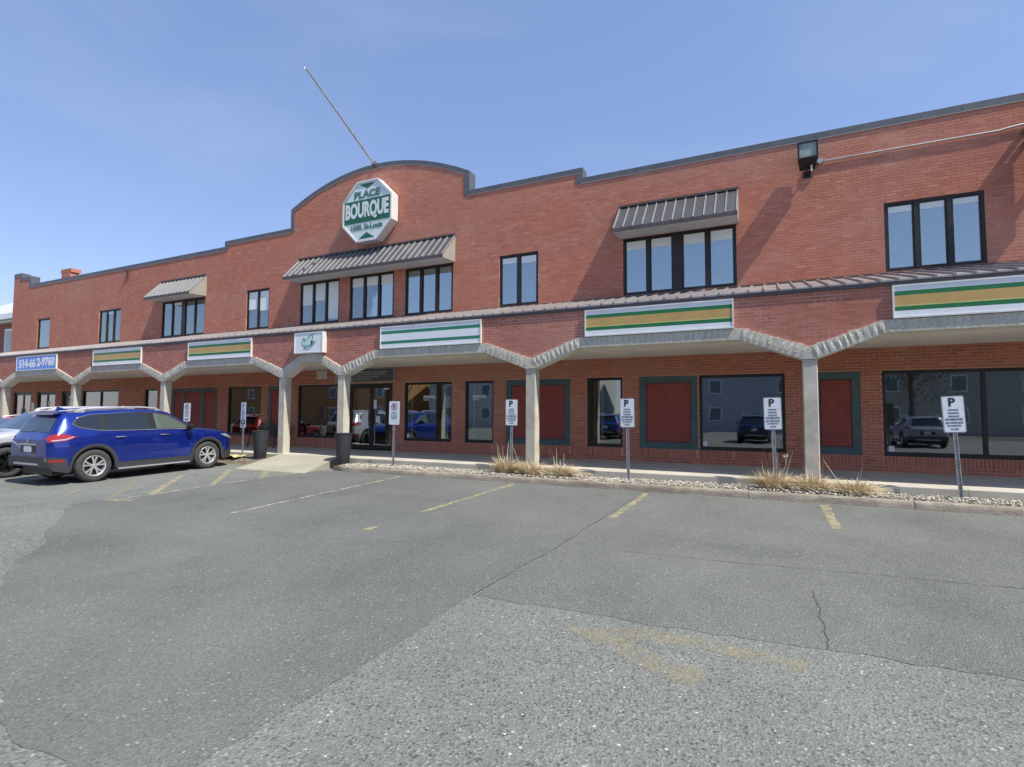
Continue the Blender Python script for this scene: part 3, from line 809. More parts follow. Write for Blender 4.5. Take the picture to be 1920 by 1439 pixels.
# columns, soffit, canopy roof
for i, x in enumerate(colX):
    mb = MB(); c = 0.015; x0, x1, y0, y1 = x - CW, x + CW, YC - 0.005, YC + 0.245
    mb.prism_xy([(x0 + c, y0), (x1 - c, y0), (x1, y0 + c), (x1, y1 - c), (x1 - c, y1), (x0 + c, y1), (x0, y1 - c), (x0, y0 + c)], ZS - 0.05, 2.668)
    col = mb.build('column', MT['concrete'], bld)
    MB().prism_xz([(x - CW, 2.67), (x + CW, 2.67), (x + 0.02, 2.9), (x - 0.02, 2.9)], YC - 0.03, YC + 0.296).build('column_cap', MT['stone'], col)
MB().box(XL, XR, YC + 0.302, D - 0.002, 3.10, 3.16).build('soffit', MT['soffit'], bld)
# rib-roofed canopy
mb = MB(); y0, z0, y1, z1 = YC - 0.045, 4.035, D - 0.001, 4.70
mb.add([(XL - .1, y0, z0), (XR + .1, y0, z0), (XR + .1, y1, z1), (XL - .1, y1, z1), (XL - .1, y0, z0 - .03), (XR + .1, y0, z0 - .03), (XR + .1, y1, z1 - .2), (XL - .1, y1, z1 - .2)],
       [(0, 1, 2, 3), (4, 7, 6, 5), (0, 4, 5, 1), (1, 5, 6, 2), (3, 7, 4, 0)])
croof = tag(mb.build('canopy_roof', MT['roof'], bld), 'ribbed grey metal canopy roof above the arcade')
mb = MB(); x = XL
while x < XR:
    w = 0.026; h = 0.038
    mb.add([(x - w, y0 - .006, z0 + .002), (x + w, y0 - .006, z0 + .002), (x + w * .5, y0 - .006, z0 + h), (x - w * .5, y0 - .006, z0 + h),
            (x - w, y1, z1 + .002), (x + w, y1, z1 + .002), (x + w * .5, y1, z1 + h), (x - w * .5, y1, z1 + h)],
           [(0, 1, 2, 3), (1, 5, 6, 2), (3, 2, 6, 7), (0, 3, 7, 4)])
    for k in (1, 2): pass
    x += 0.272
tag(mb.build('rib', MT['roof'], croof), kind='stuff')
mb = MB(); mb.box(XL - .1, XR + .1, YC - 0.035, YC - 0.006, 3.94, 4.003)
mb.build('fascia_trim', MT['trim'], bld)
mb = MB(); mb.box(XL - .1, XR + .1, D - 0.03, D - 0.003, 4.70, 4.735); mb.build('roof_flashing', MT['trim'], bld)

# ---- windows
def window(x0, x1, z0, z1, n, ym, glassm, wide=None, blind=None, fr=0.05, depth=0.10, framem='frame', sash=True, mullions=None):
    mb = MB(); y0, y1 = ym, ym + 0.07
    mb.box(x0, x0 + fr, y0, y1, z0, z1); mb.box(x1 - fr, x1, y0, y1, z0, z1)
    mb.box(x0 + fr, x1 - fr, y0, y1, z0, z0 + fr * 1.3); mb.box(x0 + fr, x1 - fr, y0, y1, z1 - fr, z1)
    inn0, inn1 = x0 + fr, x1 - fr
    mw = 0.075; ws = [mw] * (n - 1)
    if wide is not None: ws[wide] = 0.24
    pw = (inn1 - inn0 - sum(ws)) / n; x = inn0; panes = []
    for k in range(n):
        panes.append((x, x + pw)); x += pw
        if k < n - 1: mb.box(x, x + ws[k], y0 - 0.004, y1, z0 + fr * 1.3, z1 - fr); x += ws[k]
    if sash:
        for a, b in panes:
            s = 0.035
            mb.box(a, a + s, y0 + .02, y1 - .004, z0 + fr * 1.3, z1 - fr); mb.box(b - s, b, y0 + .02, y1 - .004, z0 + fr * 1.3, z1 - fr)
            mb.box(a + s, b - s, y0 + .02, y1 - .004, z0 + fr * 1.3, z0 + fr * 1.3 + s); mb.box(a + s, b - s, y0 + .02, y1 - .004, z1 - fr - s, z1 - fr)
    w = mb.build('window', MT[framem], bld)
    for a, b in panes:
        MB().box(a, b, y0 + 0.035, y0 + 0.041, z0 + fr, z1 - fr).build('pane', MT[glassm], w)
    if blind is not None:
        for k, (a, b) in enumerate(panes):
            d = blind[k % len(blind)]
            if d > 0: MB().box(a + .036, b - .036, y0 + 0.029, y0 + 0.034, z1 - fr - d * (z1 - z0), z1 - fr - .036).build('blind', MT['blind'], w)
    mb = MB(); mb.box(x0, x1, D + 0.01, ym + 0.02, z0 - 0.0, z0 + 0.012); mb.build('sill', MT['frame'], w)
    return w
for x0, x1, n in UW:
    wide = 1 if n == 4 else None
    bl = {(-15.34): (0.5, 0.42, 0.86), (-13.02): (0.22, 0.22, 0.24), (-10.68): (0, 0, 0), (-3.53): (0.17, 0.17, 0.19, 0.19), (2.29): (0.11, 0.11, 0.11), (-7.25): (0.13, 0.15), (-18.17): (0.45, 0.5)}.get(x0, (0, 0.1, 0))
    window(x0, x1, UZ0, UZ1, n, D + 0.03, 'glass_up', wide, bl, framem='frame')
LN = {2.15: 2, -29.31: 2}
for x0, x1 in LW:
    n = LN.get(x0, 1)
    w = window(x0, x1, LZ0, LZ1, n, D + 0.07, 'glass_low', None, None, fr=0.07, sash=False)
    yb = D + 0.20
    if x0 in (-8.40, -4.55, -10.66):
        xs_ = {-8.40: [(-8.2, -8.16)], -4.55: [(-4.4, -4.375), (-4.2, -4.14)], -10.66: [(-9.25, -9.1), (-10.5, -10.44)]}[x0]
        for a, b in xs_: MB().box(a, b, yb, yb + 0.02, LZ0 + .1, LZ1 - .1).build('vertical_blind', MT['blind'], w)
    if x0 == -29.31:
        for a, b in ((-29.2, -27.9), (-27.75, -26.45)):
            o = MB().box(a, b, D + 0.125, D + 0.13, 0.9, 2.5).build('poster', MT['posterpink'], w)
        for a, b in ((-29.1, -28.75), (-26.85, -26.5)):
            MB().box(a, b, D + 0.112, D + 0.117, 1.3, 2.0).build('poster', MT['posterblue'], w)

# stucco panels in painted frames
for x0, x1 in LP:
    fm = MT['panel_teal'] if x0 > -8 else MT['panel_slate']
    w = 0.17; mb = MB(); y0, y1 = D + 0.012, D + 0.10
    mb.box(x0, x0 + w, y0, y1, LZ0, LZ1); mb.box(x1 - w, x1, y0, y1, LZ0, LZ1); mb.box(x0 + w, x1 - w, y0, y1, LZ0, LZ0 + w); mb.box(x0 + w, x1 - w, y0, y1, LZ1 - w, LZ1)
    mb.box(x0, x1, y1, D + 0.3, LZ0, LZ1)
    inner = [(x0 + w, x1 - w)]
    if x0 < -20: inner = [(-22.37, -21.87), (-21.66, -20.72), (-20.46, -19.82)]; mb.box(-21.87, -21.66, y0, y1, LZ0 + w, LZ1 - w); mb.box(-20.72, -20.46, y0, y1, LZ0 + w, LZ1 - w)
    o = tag(mb.build('wall_panel', fm, bld), 'closed window opening with painted frame and red stucco infill')
    for a, b in inner:
        MB().box(a + .012, b - .012, D + 0.03, D + 0.099, LZ0 + w + .012, LZ1 - w - .012).build('infill', MT['panel_red'], o)

# doors
def glass_door(x0, x1, leafs, name='entrance_door'):
    mb = MB(); y0, y1 = D + 0.08, D + 0.15; z0, z1 = ZS + 0.006, LZ1; f = 0.06
    mb.box(x0, x0 + f, y0, y1, z0, z1); mb.box(x1 - f, x1, y0, y1, z0, z1); mb.box(x0 + f, x1 - f, y0, y1, z1 - f, z1)
    d = mb.build(name, MT['frame'], bld); lw = (x1 - x0 - 2 * f) / leafs
    for k in range(leafs):
        a = x0 + f + k * lw + 0.004; b = a + lw - 0.008; s = 0.065; mb = MB()
        mb.box(a, a + s, y0 + .01, y1 - .01, z0 + .02, z1 - f - .004); mb.box(b - s, b, y0 + .01, y1 - .01, z0 + .02, z1 - f - .004)
        mb.box(a + s, b - s, y0 + .01, y1 - .01, z0 + .02, z0 + .15); mb.box(a + s, b - s, y0 + .01, y1 - .01, z1 - f - .1, z1 - f - .004)
        lf = mb.build('door_leaf', MT['frame'], d)
        ORG[lf.name] = ORG[bld.name]
        MB().box(a + s, b - s, y0 + .03, y0 + .036, z0 + .15, z1 - f - .1).build('pane', MT['glass_low'], d)
        hx = b - 0.05 if (k == 0 and leafs == 2) else a + 0.05
        MB().tube([(hx, y0 - .04, 1.2), (hx, y0 - .04, 1.75)], 0.014, 8).add([], []).build('handle', MT['black'], d)
    return d
ed = glass_door(-13.0, -11.11, 2)
for x, y, w, h, m in ((-12.45, 1.15, 0.28, 0.5, 'paper'), (-11.95, 1.75, 0.12, 0.3, 'paper'), (-11.85, 1.3, 0.16, 0.2, 'paper'), (-11.55, 2.38, 0.2, 0.09, 'paper')):
    MB().box(x, x + w, D + 0.1, D + 0.103, y, y + h).build('door_notice', MT[m], ed)
for x0, x1 in LD[1:]:
    dd = glass_door(x0, x1, 1 if x1 - x0 < 1.2 else 2, 'side_door')
for x, z, w, h in ((-32.65, 1.95, 0.34, 0.16), (-32.65, 1.72, 0.34, 0.16), (-30.6, 2.25, 0.28, 0.12)):
    MB().box(x, x + w, D + 0.098, D + 0.102, z, z + h).build('door_notice', MT['paper'], dd)
for x0, z, d in ((-1.58, 0.83, 0.1), (-10.58, 0.83, 0.09), (2.25, 0.83, 0.1)):
    MB().box(x0, x0 + d, D + 0.098, D + 0.101, z, z + 0.12).build('window_sticker', MT['paper'], bld)
MB().box(-33.8, -33.55, D - 0.012, D - 0.002, 1.6, 2.05).build('wall_notice', MT['paper'], bld)

# awnings over upper windows
def awning(x0, x1, nrib, label):
    zt, zo, zb, yo = 7.14, 6.36, 6.27, D - 0.72
    mb = MB(); mb.add([(x0, D - .003, zt), (x1, D - .003, zt), (x1, yo, zo), (x0, yo, zo), (x0, D - .003, zt - .03), (x1, D - .003, zt - .03), (x1, yo, zo - .03), (x0, yo, zo - .03)],
                      [(0, 3, 2, 1), (4, 5, 6, 7), (3, 7, 6, 2), (0, 4, 7, 3), (1, 2, 6, 5)])
    a = tag(mb.build('awning', MT['awning'], bld), label)
    for k in range(nrib + 1):
        mb = MB(); x = x0 + 0.02 + (x1 - x0 - 0.04) * k / nrib; w = 0.017; h = 0.026
        dn = Vector((0, -(zt - zo), 0.72)).normalized()
        P = [Vector((x, D - .02, zt - .02)), Vector((x, yo - .002, zo + 0.001))]
        vs = []
        for p in P: vs += [p + Vector((-w, 0, 0)), p + Vector((w, 0, 0)), p + Vector((w * .6, 0, 0)) + dn * h, p + Vector((-w * .6, 0, 0)) + dn * h]
        mb.add(vs, [(4, 5, 6, 7), (1, 2, 6, 5), (2, 3, 7, 6), (3, 0, 4, 7), (3, 2, 1, 0)])
        mb.build('awning_rib', MT['awning_rib'], a)
    MB().box(x0 - .005, x1 + .005, yo - .012, yo, zo - .10, zo - .002).build('awning_lip', MT['trim'], a)
    MB().box(x0 - .004, x1 + .004, D - 0.06, D - .004, zt - .005, zt + .05).build('awning_flashing', MT['trim'], a)
    for xa in (x0 + .002, x1 - .012):
        MB().prism_yz([(yo + .004, zo - .02), (yo + .004, zo - .095), (D - .004, 6.30), (D - .004, zt - .03)][::-1], xa, xa + .01).build('awning_side', MT['awning_side'], a)
    mb = MB(); mb.add([(x0 + .013, yo + .001, zo - .098), (x1 - .013, yo + .001, zo - .098), (x1 - .013, D - .005, 6.295), (x0 + .013, D - .005, 6.295), (x0 + .013, yo + .001, zo - .088), (x1 - .013, yo + .001, zo - .088), (x1 - .013, D - .005, 6.305), (x0 + .013, D - .005, 6.305)],
                      [(0, 3, 2, 1), (4, 5, 6, 7), (0, 1, 5, 4), (2, 3, 7, 6)])
    mb.build('awning_soffit', MT['awning_soffit'], a)
awning(-3.62, -0.66, 12, 'grey ribbed metal awning over the right window')
awning(-15.42, -8.78, 27, 'long grey ribbed metal awning over three windows')
awning(-23.5, -20.55, 12, 'grey ribbed metal awning over the left window')

# ------------------------------------------------------------------ text
def text_mesh(s, size, mat, name, parent, loc, sx=1.0, bold=0.0, rot=(math.pi / 2, 0, 0), ext=0.0015, align='CENTER', spacing=1.0, local=False, width=None, height=None):
    cu = bpy.data.curves.new(name, 'FONT'); cu.body = s; cu.size = size; cu.align_x = align; cu.align_y = 'CENTER'
    cu.extrude = ext; cu.offset = bold; cu.space_character = spacing; cu.resolution_u = 3
    t = bpy.data.objects.new('tmp_text', cu); COL.objects.link(t)
    dg = bpy.context.evaluated_depsgraph_get(); dg.update()
    me = bpy.data.meshes.new_from_object(t.evaluated_get(dg)); me.name = name
    bpy.data.objects.remove(t)
    xs_ = [v.co.x for v in me.vertices]
    ys_ = [v.co.y for v in me.vertices]; sy = 1.0
    if width and xs_: sx = width / (max(xs_) - min(xs_))
    if height and xs_: sy = height / (max(ys_) - min(ys_))
    if xs_ and align == 'CENTER': me.transform(Matrix.Translation((-(max(xs_) + min(xs_)) / 2, -(max(ys_) + min(ys_)) / 2, 0)))
    me.transform(Matrix.Diagonal((sx, sy, 1, 1))); me.transform(Matrix.Rotation(rot[0], 4, 'X')); me.transform(Matrix.Rotation(rot[2], 4, 'Z'))
    me.materials.clear(); me.materials.append(mat)
    o = bpy.data.objects.new(name, me); COL.objects.link(o)
    off = ORG.get(parent.name, (0, 0, 0)) if not local else (0, 0, 0)
    o.parent = parent; o.location = [loc[i] - off[i] for i in range(3)]
    return o

# ------------------------------------------------------------------ signs on the building
def lightbox(x0, x1, z0, z1, yf, label, stripes, name='light_box_sign', side='whiteframe'):
    cx_ = (x0 + x1) / 2
    s = tag(empty(name, (cx_, yf, z0)), label, 'sign', 'light box signs above the arcade')
    f = 0.028; mb = MB(); yb = YC - 0.003
    mb.box(x0, x0 + f, yf, yb, z0, z1); mb.box(x1 - f, x1, yf, yb, z0, z1); mb.box(x0 + f, x1 - f, yf, yb, z0, z0 + f); mb.box(x0 + f, x1 - f, yf, yb, z1 - f, z1)
    mb.box(x0 + f, x1 - f, yf + .05, yb, z0 + f, z1 - f)
    mb.build('cabinet', MT[side], s)
    for k, (a, b, m) in enumerate(stripes):
        h = z1 - z0 - 2 * f
        MB().box(x0 + f + .001, x1 - f - .001, yf + .012, yf + .049, z0 + f + a * h, z0 + f + b * h).build('stripe' if m not in ('white', 'blue') else 'face', MT[m], s)
    return s
ST = [(0.0, 0.19, 'white'), (0.19, 0.335, 'green'), (0.335, 0.375, 'paleyellow'), (0.375, 0.70, 'gold'), (0.70, 0.85, 'green'), (0.85, 1.0, 'white')]
SC = [(0.0, 0.17, 'white'), (0.17, 0.32, 'teal'), (0.32, 0.67, 'white'), (0.67, 0.83, 'teal'), (0.83, 1.0, 'white')]
lightbox(1.96, 5.06, 3.335, 3.93, YC - 0.06, 'striped sign with gold band at the right edge of the photo', ST)
lightbox(-3.77, -0.67, 3.335, 3.93, YC - 0.06, 'striped sign with gold band below the right awning', ST)
lightbox(-9.55, -6.43, 3.335, 3.93, YC - 0.06, 'white sign with two thin green stripes and no gold', SC)
lf = lightbox(-12.63, -11.52, 3.33, 3.93, YC - 0.17, 'small white box sign with a green maple leaf', [(0, 1, 'white')])
lightbox(-17.68, -14.6, 3.335, 3.93, YC - 0.06, 'striped sign with gold band left of the leaf sign', ST)
lightbox(-23.35, -20.3, 3.335, 3.93, YC - 0.06, 'striped sign with gold band next to the blue sign', ST)
bs = lightbox(-29.15, -25.95, 3.315, 3.92, YC - 0.06, 'blue sign with a white telephone number', [(0, 1, 'blue')])
text_mesh('514-66', 0.46, MT['white'], 'lettering', bs, (-28.25, YC - 0.052, 3.61), bold=0.022, width=1.35)
text_mesh('2-9760', 0.46, MT['white'], 'lettering', bs, (-26.78, YC - 0.052, 3.64), bold=0.022, width=1.38)
# maple leaf, traced as a toothed outline (units: sign fractions)
LEAF = [(0.30, 0.90), (0.36, 0.72), (0.28, 0.62), (0.22, 0.50), (0.235, 0.53), (0.245, 0.37), (0.29, 0.22), (0.31, 0.33), (0.345, 0.31), (0.385, 0.39), (0.40, 0.38), (0.44, 0.25), (0.46, 0.21), (0.47, 0.17), (0.50, 0.18), (0.55, 0.09), (0.65, 0.04), (0.64, 0.17), (0.655, 0.24), (0.62, 0.28), (0.63, 0.37), (0.56, 0.45), (0.62, 0.48), (0.66, 0.45), (0.74, 0.46), (0.70, 0.55), (0.68, 0.58), (0.60, 0.70), (0.565, 0.72), (0.55, 0.79), (0.47, 0.84), (0.40, 0.82), (0.365, 0.73)]
def leafpt(p, y): return (-12.60 + 1.03 * p[0] + 0.04, y, 3.90 - 0.53 * p[1])
ctr = leafpt((0.42, 0.55), 0)
poly = [leafpt(p, 0) for p in LEAF[1:]]
bm = bmesh.new(); bm.faces.new([bm.verts.new((p[0], YC - 0.1595, p[2])) for p in poly]); bmesh.ops.triangulate(bm, faces=bm.faces[:])
me = bpy.data.meshes.new('leaf_fill'); bm.to_mesh(me); bm.free(); me.materials.append(MT['palegreen'])
me.transform(Matrix.Translation(-Vector(ORG[lf.name])))
o = bpy.data.objects.new('leaf_fill', me); COL.objects.link(o); o.parent = lf
mb = MB(); mb.tube([leafpt(p, YC - 0.1615) for p in LEAF[1:]], 0.0075, 5, closed=True); mb.tube([leafpt(p, YC - 0.1615) for p in LEAF[:2]], 0.008, 5)
for e in ((0.60, 0.13), (0.70, 0.50), (0.30, 0.30)): mb.tube([leafpt((0.36, 0.72), YC - 0.1615), leafpt(e, YC - 0.1615)], 0.003, 4)
mb.tube([leafpt((0.37, 0.72), YC - 0.1615), leafpt((0.52, 0.66), YC - 0.1615), leafpt((0.66, 0.54), YC - 0.1615)], 0.007, 5)
mb.build('leaf_outline', MT['leafgreen'], lf)

# octagonal sign
OX, OZ, OF, OB = -12.03, 8.33, D - 0.37, D - 0.03
oc = tag(empty('octagon_sign', (OX, OB, OZ)), 'big white and green octagonal sign on the arched gable', 'sign')
R8 = 1.035; k8 = R8 * math.tan(math.pi / 8)
octp = lambda s: [(OX + x * s, OZ + z * s) for x, z in [(-k8, -R8), (k8, -R8), (R8, -k8), (R8, k8), (k8, R8), (-k8, R8), (-R8, k8), (-R8, -k8)]]
mb = MB(); o1 = octp(1.0); o2 = octp(0.945); n = 8
vs = [(x, OF, z) for x, z in o1] + [(x, OB, z) for x, z in o1] + [(x, OF, z) for x, z in o2] + [(x, OF + 0.04, z) for x, z in o2]
fs = []
for i in range(8):
    j = (i + 1) % 8; fs += [(i, 8 + i, 8 + j, j), (i, j, 16 + j, 16 + i), (16 + i, 16 + j, 24 + j, 24 + i)]
fs.append(tuple(range(15, 7, -1)))
mb.add(vs, fs); mb.build('cabinet', MT['octside'], oc)
MB().add([(x, OF + 0.03, z) for x, z in o2], [tuple(range(8))]).build('face', MT['octwhite'], oc)
MB().box(OX - R8 * .938, OX + R8 * .938, OF + 0.020, OF + 0.029, OZ - 0.375, OZ + 0.39).build('green_band', MT['darkgreen'], oc)
MB().prism_xz([(OX, OZ + 0.755), (OX + 0.33, OZ + 0.93), (OX - 0.33, OZ + 0.93)], OF + .022, OF + .029).build('triangle', MT['darkgreen'], oc)
MB().prism_xz([(OX - 0.33, OZ - 0.93), (OX + 0.33, OZ - 0.93), (OX, OZ - 0.725)], OF + .022, OF + .029).build('triangle', MT['darkgreen'], oc)
text_mesh('PLACE', 0.36, MT['leafgreen'], 'lettering', oc, (OX, OF + 0.021, OZ + 0.575), bold=0.016, width=1.10, height=0.25)
text_mesh('BOURQUE', 0.88, MT['octwhite'], 'lettering', oc, (OX, OF + 0.012, OZ + 0.005), bold=0.042, width=1.82, height=0.63)
text_mesh('1500, St-Louis', 0.29, MT['leafgreen'], 'lettering', oc, (OX, OF + 0.021, OZ - 0.55), bold=0.012, width=1.32, height=0.22)

# slate board over the door and plaque
bd = tag(empty('door_sign', (-11.9, D - 0.05, 2.62)), 'slate grey information board above the entrance doors', 'sign')
MB().box(-13.55, -11.0, D - 0.04, D - 0.003, 2.62, 3.085).build('backing', simple('board_backing', (0.33, 0.32, 0.30), 0.6, 0, 0.1), bd)
MB().box(-12.75, -11.06, D - 0.055, D - 0.041, 2.66, 3.06).build('board', MT['slate'], bd)
for k, w in enumerate((1.45, 1.32, 1.05, 0.75)):
    mb = MB(); x = -12.7; r = random.Random(k)
    while x < -12.7 + w:
        l = r.uniform(0.015, 0.035); mb.box(x, x + l, D - 0.058, D - 0.0555, 2.96 - k * 0.075 - 0.016, 2.96 - k * 0.075 + 0.016); x += l + (0.012 if r.random() > 0.2 else 0.04)
    mb.build('print_line', MT['greytext'], bd)
pq = tag(empty('wall_plaque', (-14.17, D - 0.03, 2.78)), 'small cream framed plaque on the brick above the left window', 'sign')
MB().box(-14.40, -13.93, D - 0.03, D - 0.003, 2.78, 3.06).build('plaque_board', simple('plaque_cream', (0.62, 0.58, 0.52), 0.7, 0, 0.08), pq)
mb = MB()
for k in range(4): mb.box(-14.34, -13.99, D - 0.0335, D - 0.0305, 2.84 + k * 0.05, 2.857 + k * 0.05)
mb.build('print_line', MT['greytext'], pq)
# window lettering
for x in (-9.98, -8.2):
    t = tag(empty('window_lettering', (x, D + 0.09, 2.2)), 'white printed lettering on the %s window right of the doors' % ('wide' if x < -9 else 'narrow'), 'lettering')
    xo = x if x < -9 else x + 0.02
    text_mesh('PROMUTUEL', 0.13, MT['white'], 'lettering', t, (xo + 0.25, D + 0.102, 2.12), bold=0.004, width=0.46)
    text_mesh('ASSURANCE', 0.06, MT['white'], 'lettering', t, (xo + 0.12, D + 0.102, 2.03), bold=0.001, width=0.22)

# flagpole, floodlight, conduit
fp = tag(empty('flagpole', (-12.0, 14.05, 10.0)), 'bare slanting flagpole sticking out above the arched gable', 'flagpole')
a, b = Vector((-12.0, 14.05, 10.02)), Vector((-12.03, 11.05, 11.6))
MB().tube([a, a.lerp(b, 0.5), b], [0.040, 0.036, 0.032], 10).build('pole', MT['galv'], fp, smooth=True)
mb = MB(); mb.tube([b + Vector((0, 0.02, 0)), b + Vector((0, -0.05, 0.01)), b + Vector((0, -0.07, -0.05))], 0.02, 8); mb.build('pole_cap', MT['galv'], fp, smooth=True)
MB().box(-12.06, -11.94, 13.98, 14.16, 9.98, 10.10).build('pole_bracket', MT['coping'], fp)

fl = tag(empty('floodlight', (0.86, D, 7.3)), 'black square floodlight mounted high on the right wall', 'floodlight')
mb = MB(); x0, x1 = 0.62, 1.03; yf, yb = D - 0.42, D - 0.12
mb.add([(x0, yf, 7.42), (x1, yf, 7.42), (x1, yf - .03, 7.82), (x0, yf - .03, 7.82), (x0 + .05, yb, 7.28), (x1 - .05, yb, 7.28), (x1 - .02, yb, 7.76), (x0 + .02, yb, 7.76)],
       [(0, 4, 5, 1), (3, 2, 6, 7), (1, 5, 6, 2), (0, 3, 7, 4), (4, 7, 6, 5)])
f = 0.035
for q in [(x0, x0 + f, 7.42, 7.82), (x1 - f, x1, 7.42, 7.82), (x0 + f, x1 - f, 7.42, 7.455), (x0 + f, x1 - f, 7.785, 7.82)]:
    mb.box(q[0], q[1], yf - .045, yf + .01, q[2], q[3])
mb.build('housing', MT['black'], fl)
MB().box(x0 + f, x1 - f, yf - .02, yf - .012, 7.455, 7.785).build('lens', simple('flood_lens', (0.30, 0.34, 0.32), 0.12, 0, 0.25, 6), fl)
mb = MB(); mb.tube([(0.82, D - 0.005, 7.22), (0.82, D - 0.2, 7.22), (0.82, D - 0.25, 7.32)], 0.022, 8); mb.box(0.74, 0.90, D - 0.03, D - .003, 7.14, 7.30)
mb.build('bracket', MT['black'], fl)
MB().tube([(0.9, D - 0.28, 7.18), (0.9, D - 0.28, 7.32)], 0.02, 8).build('photocell', MT['alu'], fl)
cdt = tag(empty('conduit', (2.9, D, 7.5)), 'thin grey electrical conduit running right from the floodlight', 'conduit')
mb = MB(); mb.tube([(1.13, D - 0.028, 7.47), (2.5, D - 0.028, 7.475), (4.30, D - 0.028, 7.475), (4.45, D - 0.028, 7.50), (4.62, D - 0.028, 7.52), (8.5, D - 0.028, 7.52)], 0.018, 8)
mb.build('pipe', MT['galv'], cdt, smooth=True)
MB().prism_xz([(1.08, 7.40), (1.17, 7.47), (1.08, 7.54), (0.99, 7.47)], D - 0.09, D - .003).build('junction_box', MT['galv'], cdt)
mb = MB(); mb.tube([(4.70, D - 0.30, 7.50), (4.70, D - 0.30, 7.0), (4.74, D - .30, 6.9)], 0.02, 8)
for z in (7.36, 7.1): mb.box(4.62, 4.74, D - 0.3, D - .003, z - .012, z + .012)
cb = tag(empty('projecting_sign_box', (5.0, D, 6.4)), 'dark box with upright pipe cut by the right edge', 'box')
mb.build('upright_pipe', MT['galv'], cb, smooth=True)
MB().box(4.80, 5.0, D - 0.75, D - 0.12, 6.0, 7.52).build('box_body', MT['black'], cb)
MB().box(4.82, 4.98, D - 0.12, D - .003, 6.3, 6.36).build('box_arm', MT['black'], cb)
br = tag(empty('roof_bracket', (-25.95, D, 7.7)), 'small rusty bracket hanging below the left parapet', 'bracket')
mb = MB(); mb.box(-26.05, -25.92, D - 0.05, D - .003, 7.62, 7.98); mb.box(-26.02, -25.95, D - 0.16, D - .05, 7.92, 7.97); mb.build('bracket_arm', simple('rusty_iron', (0.13, 0.06, 0.045), 0.9, 0.2), br)

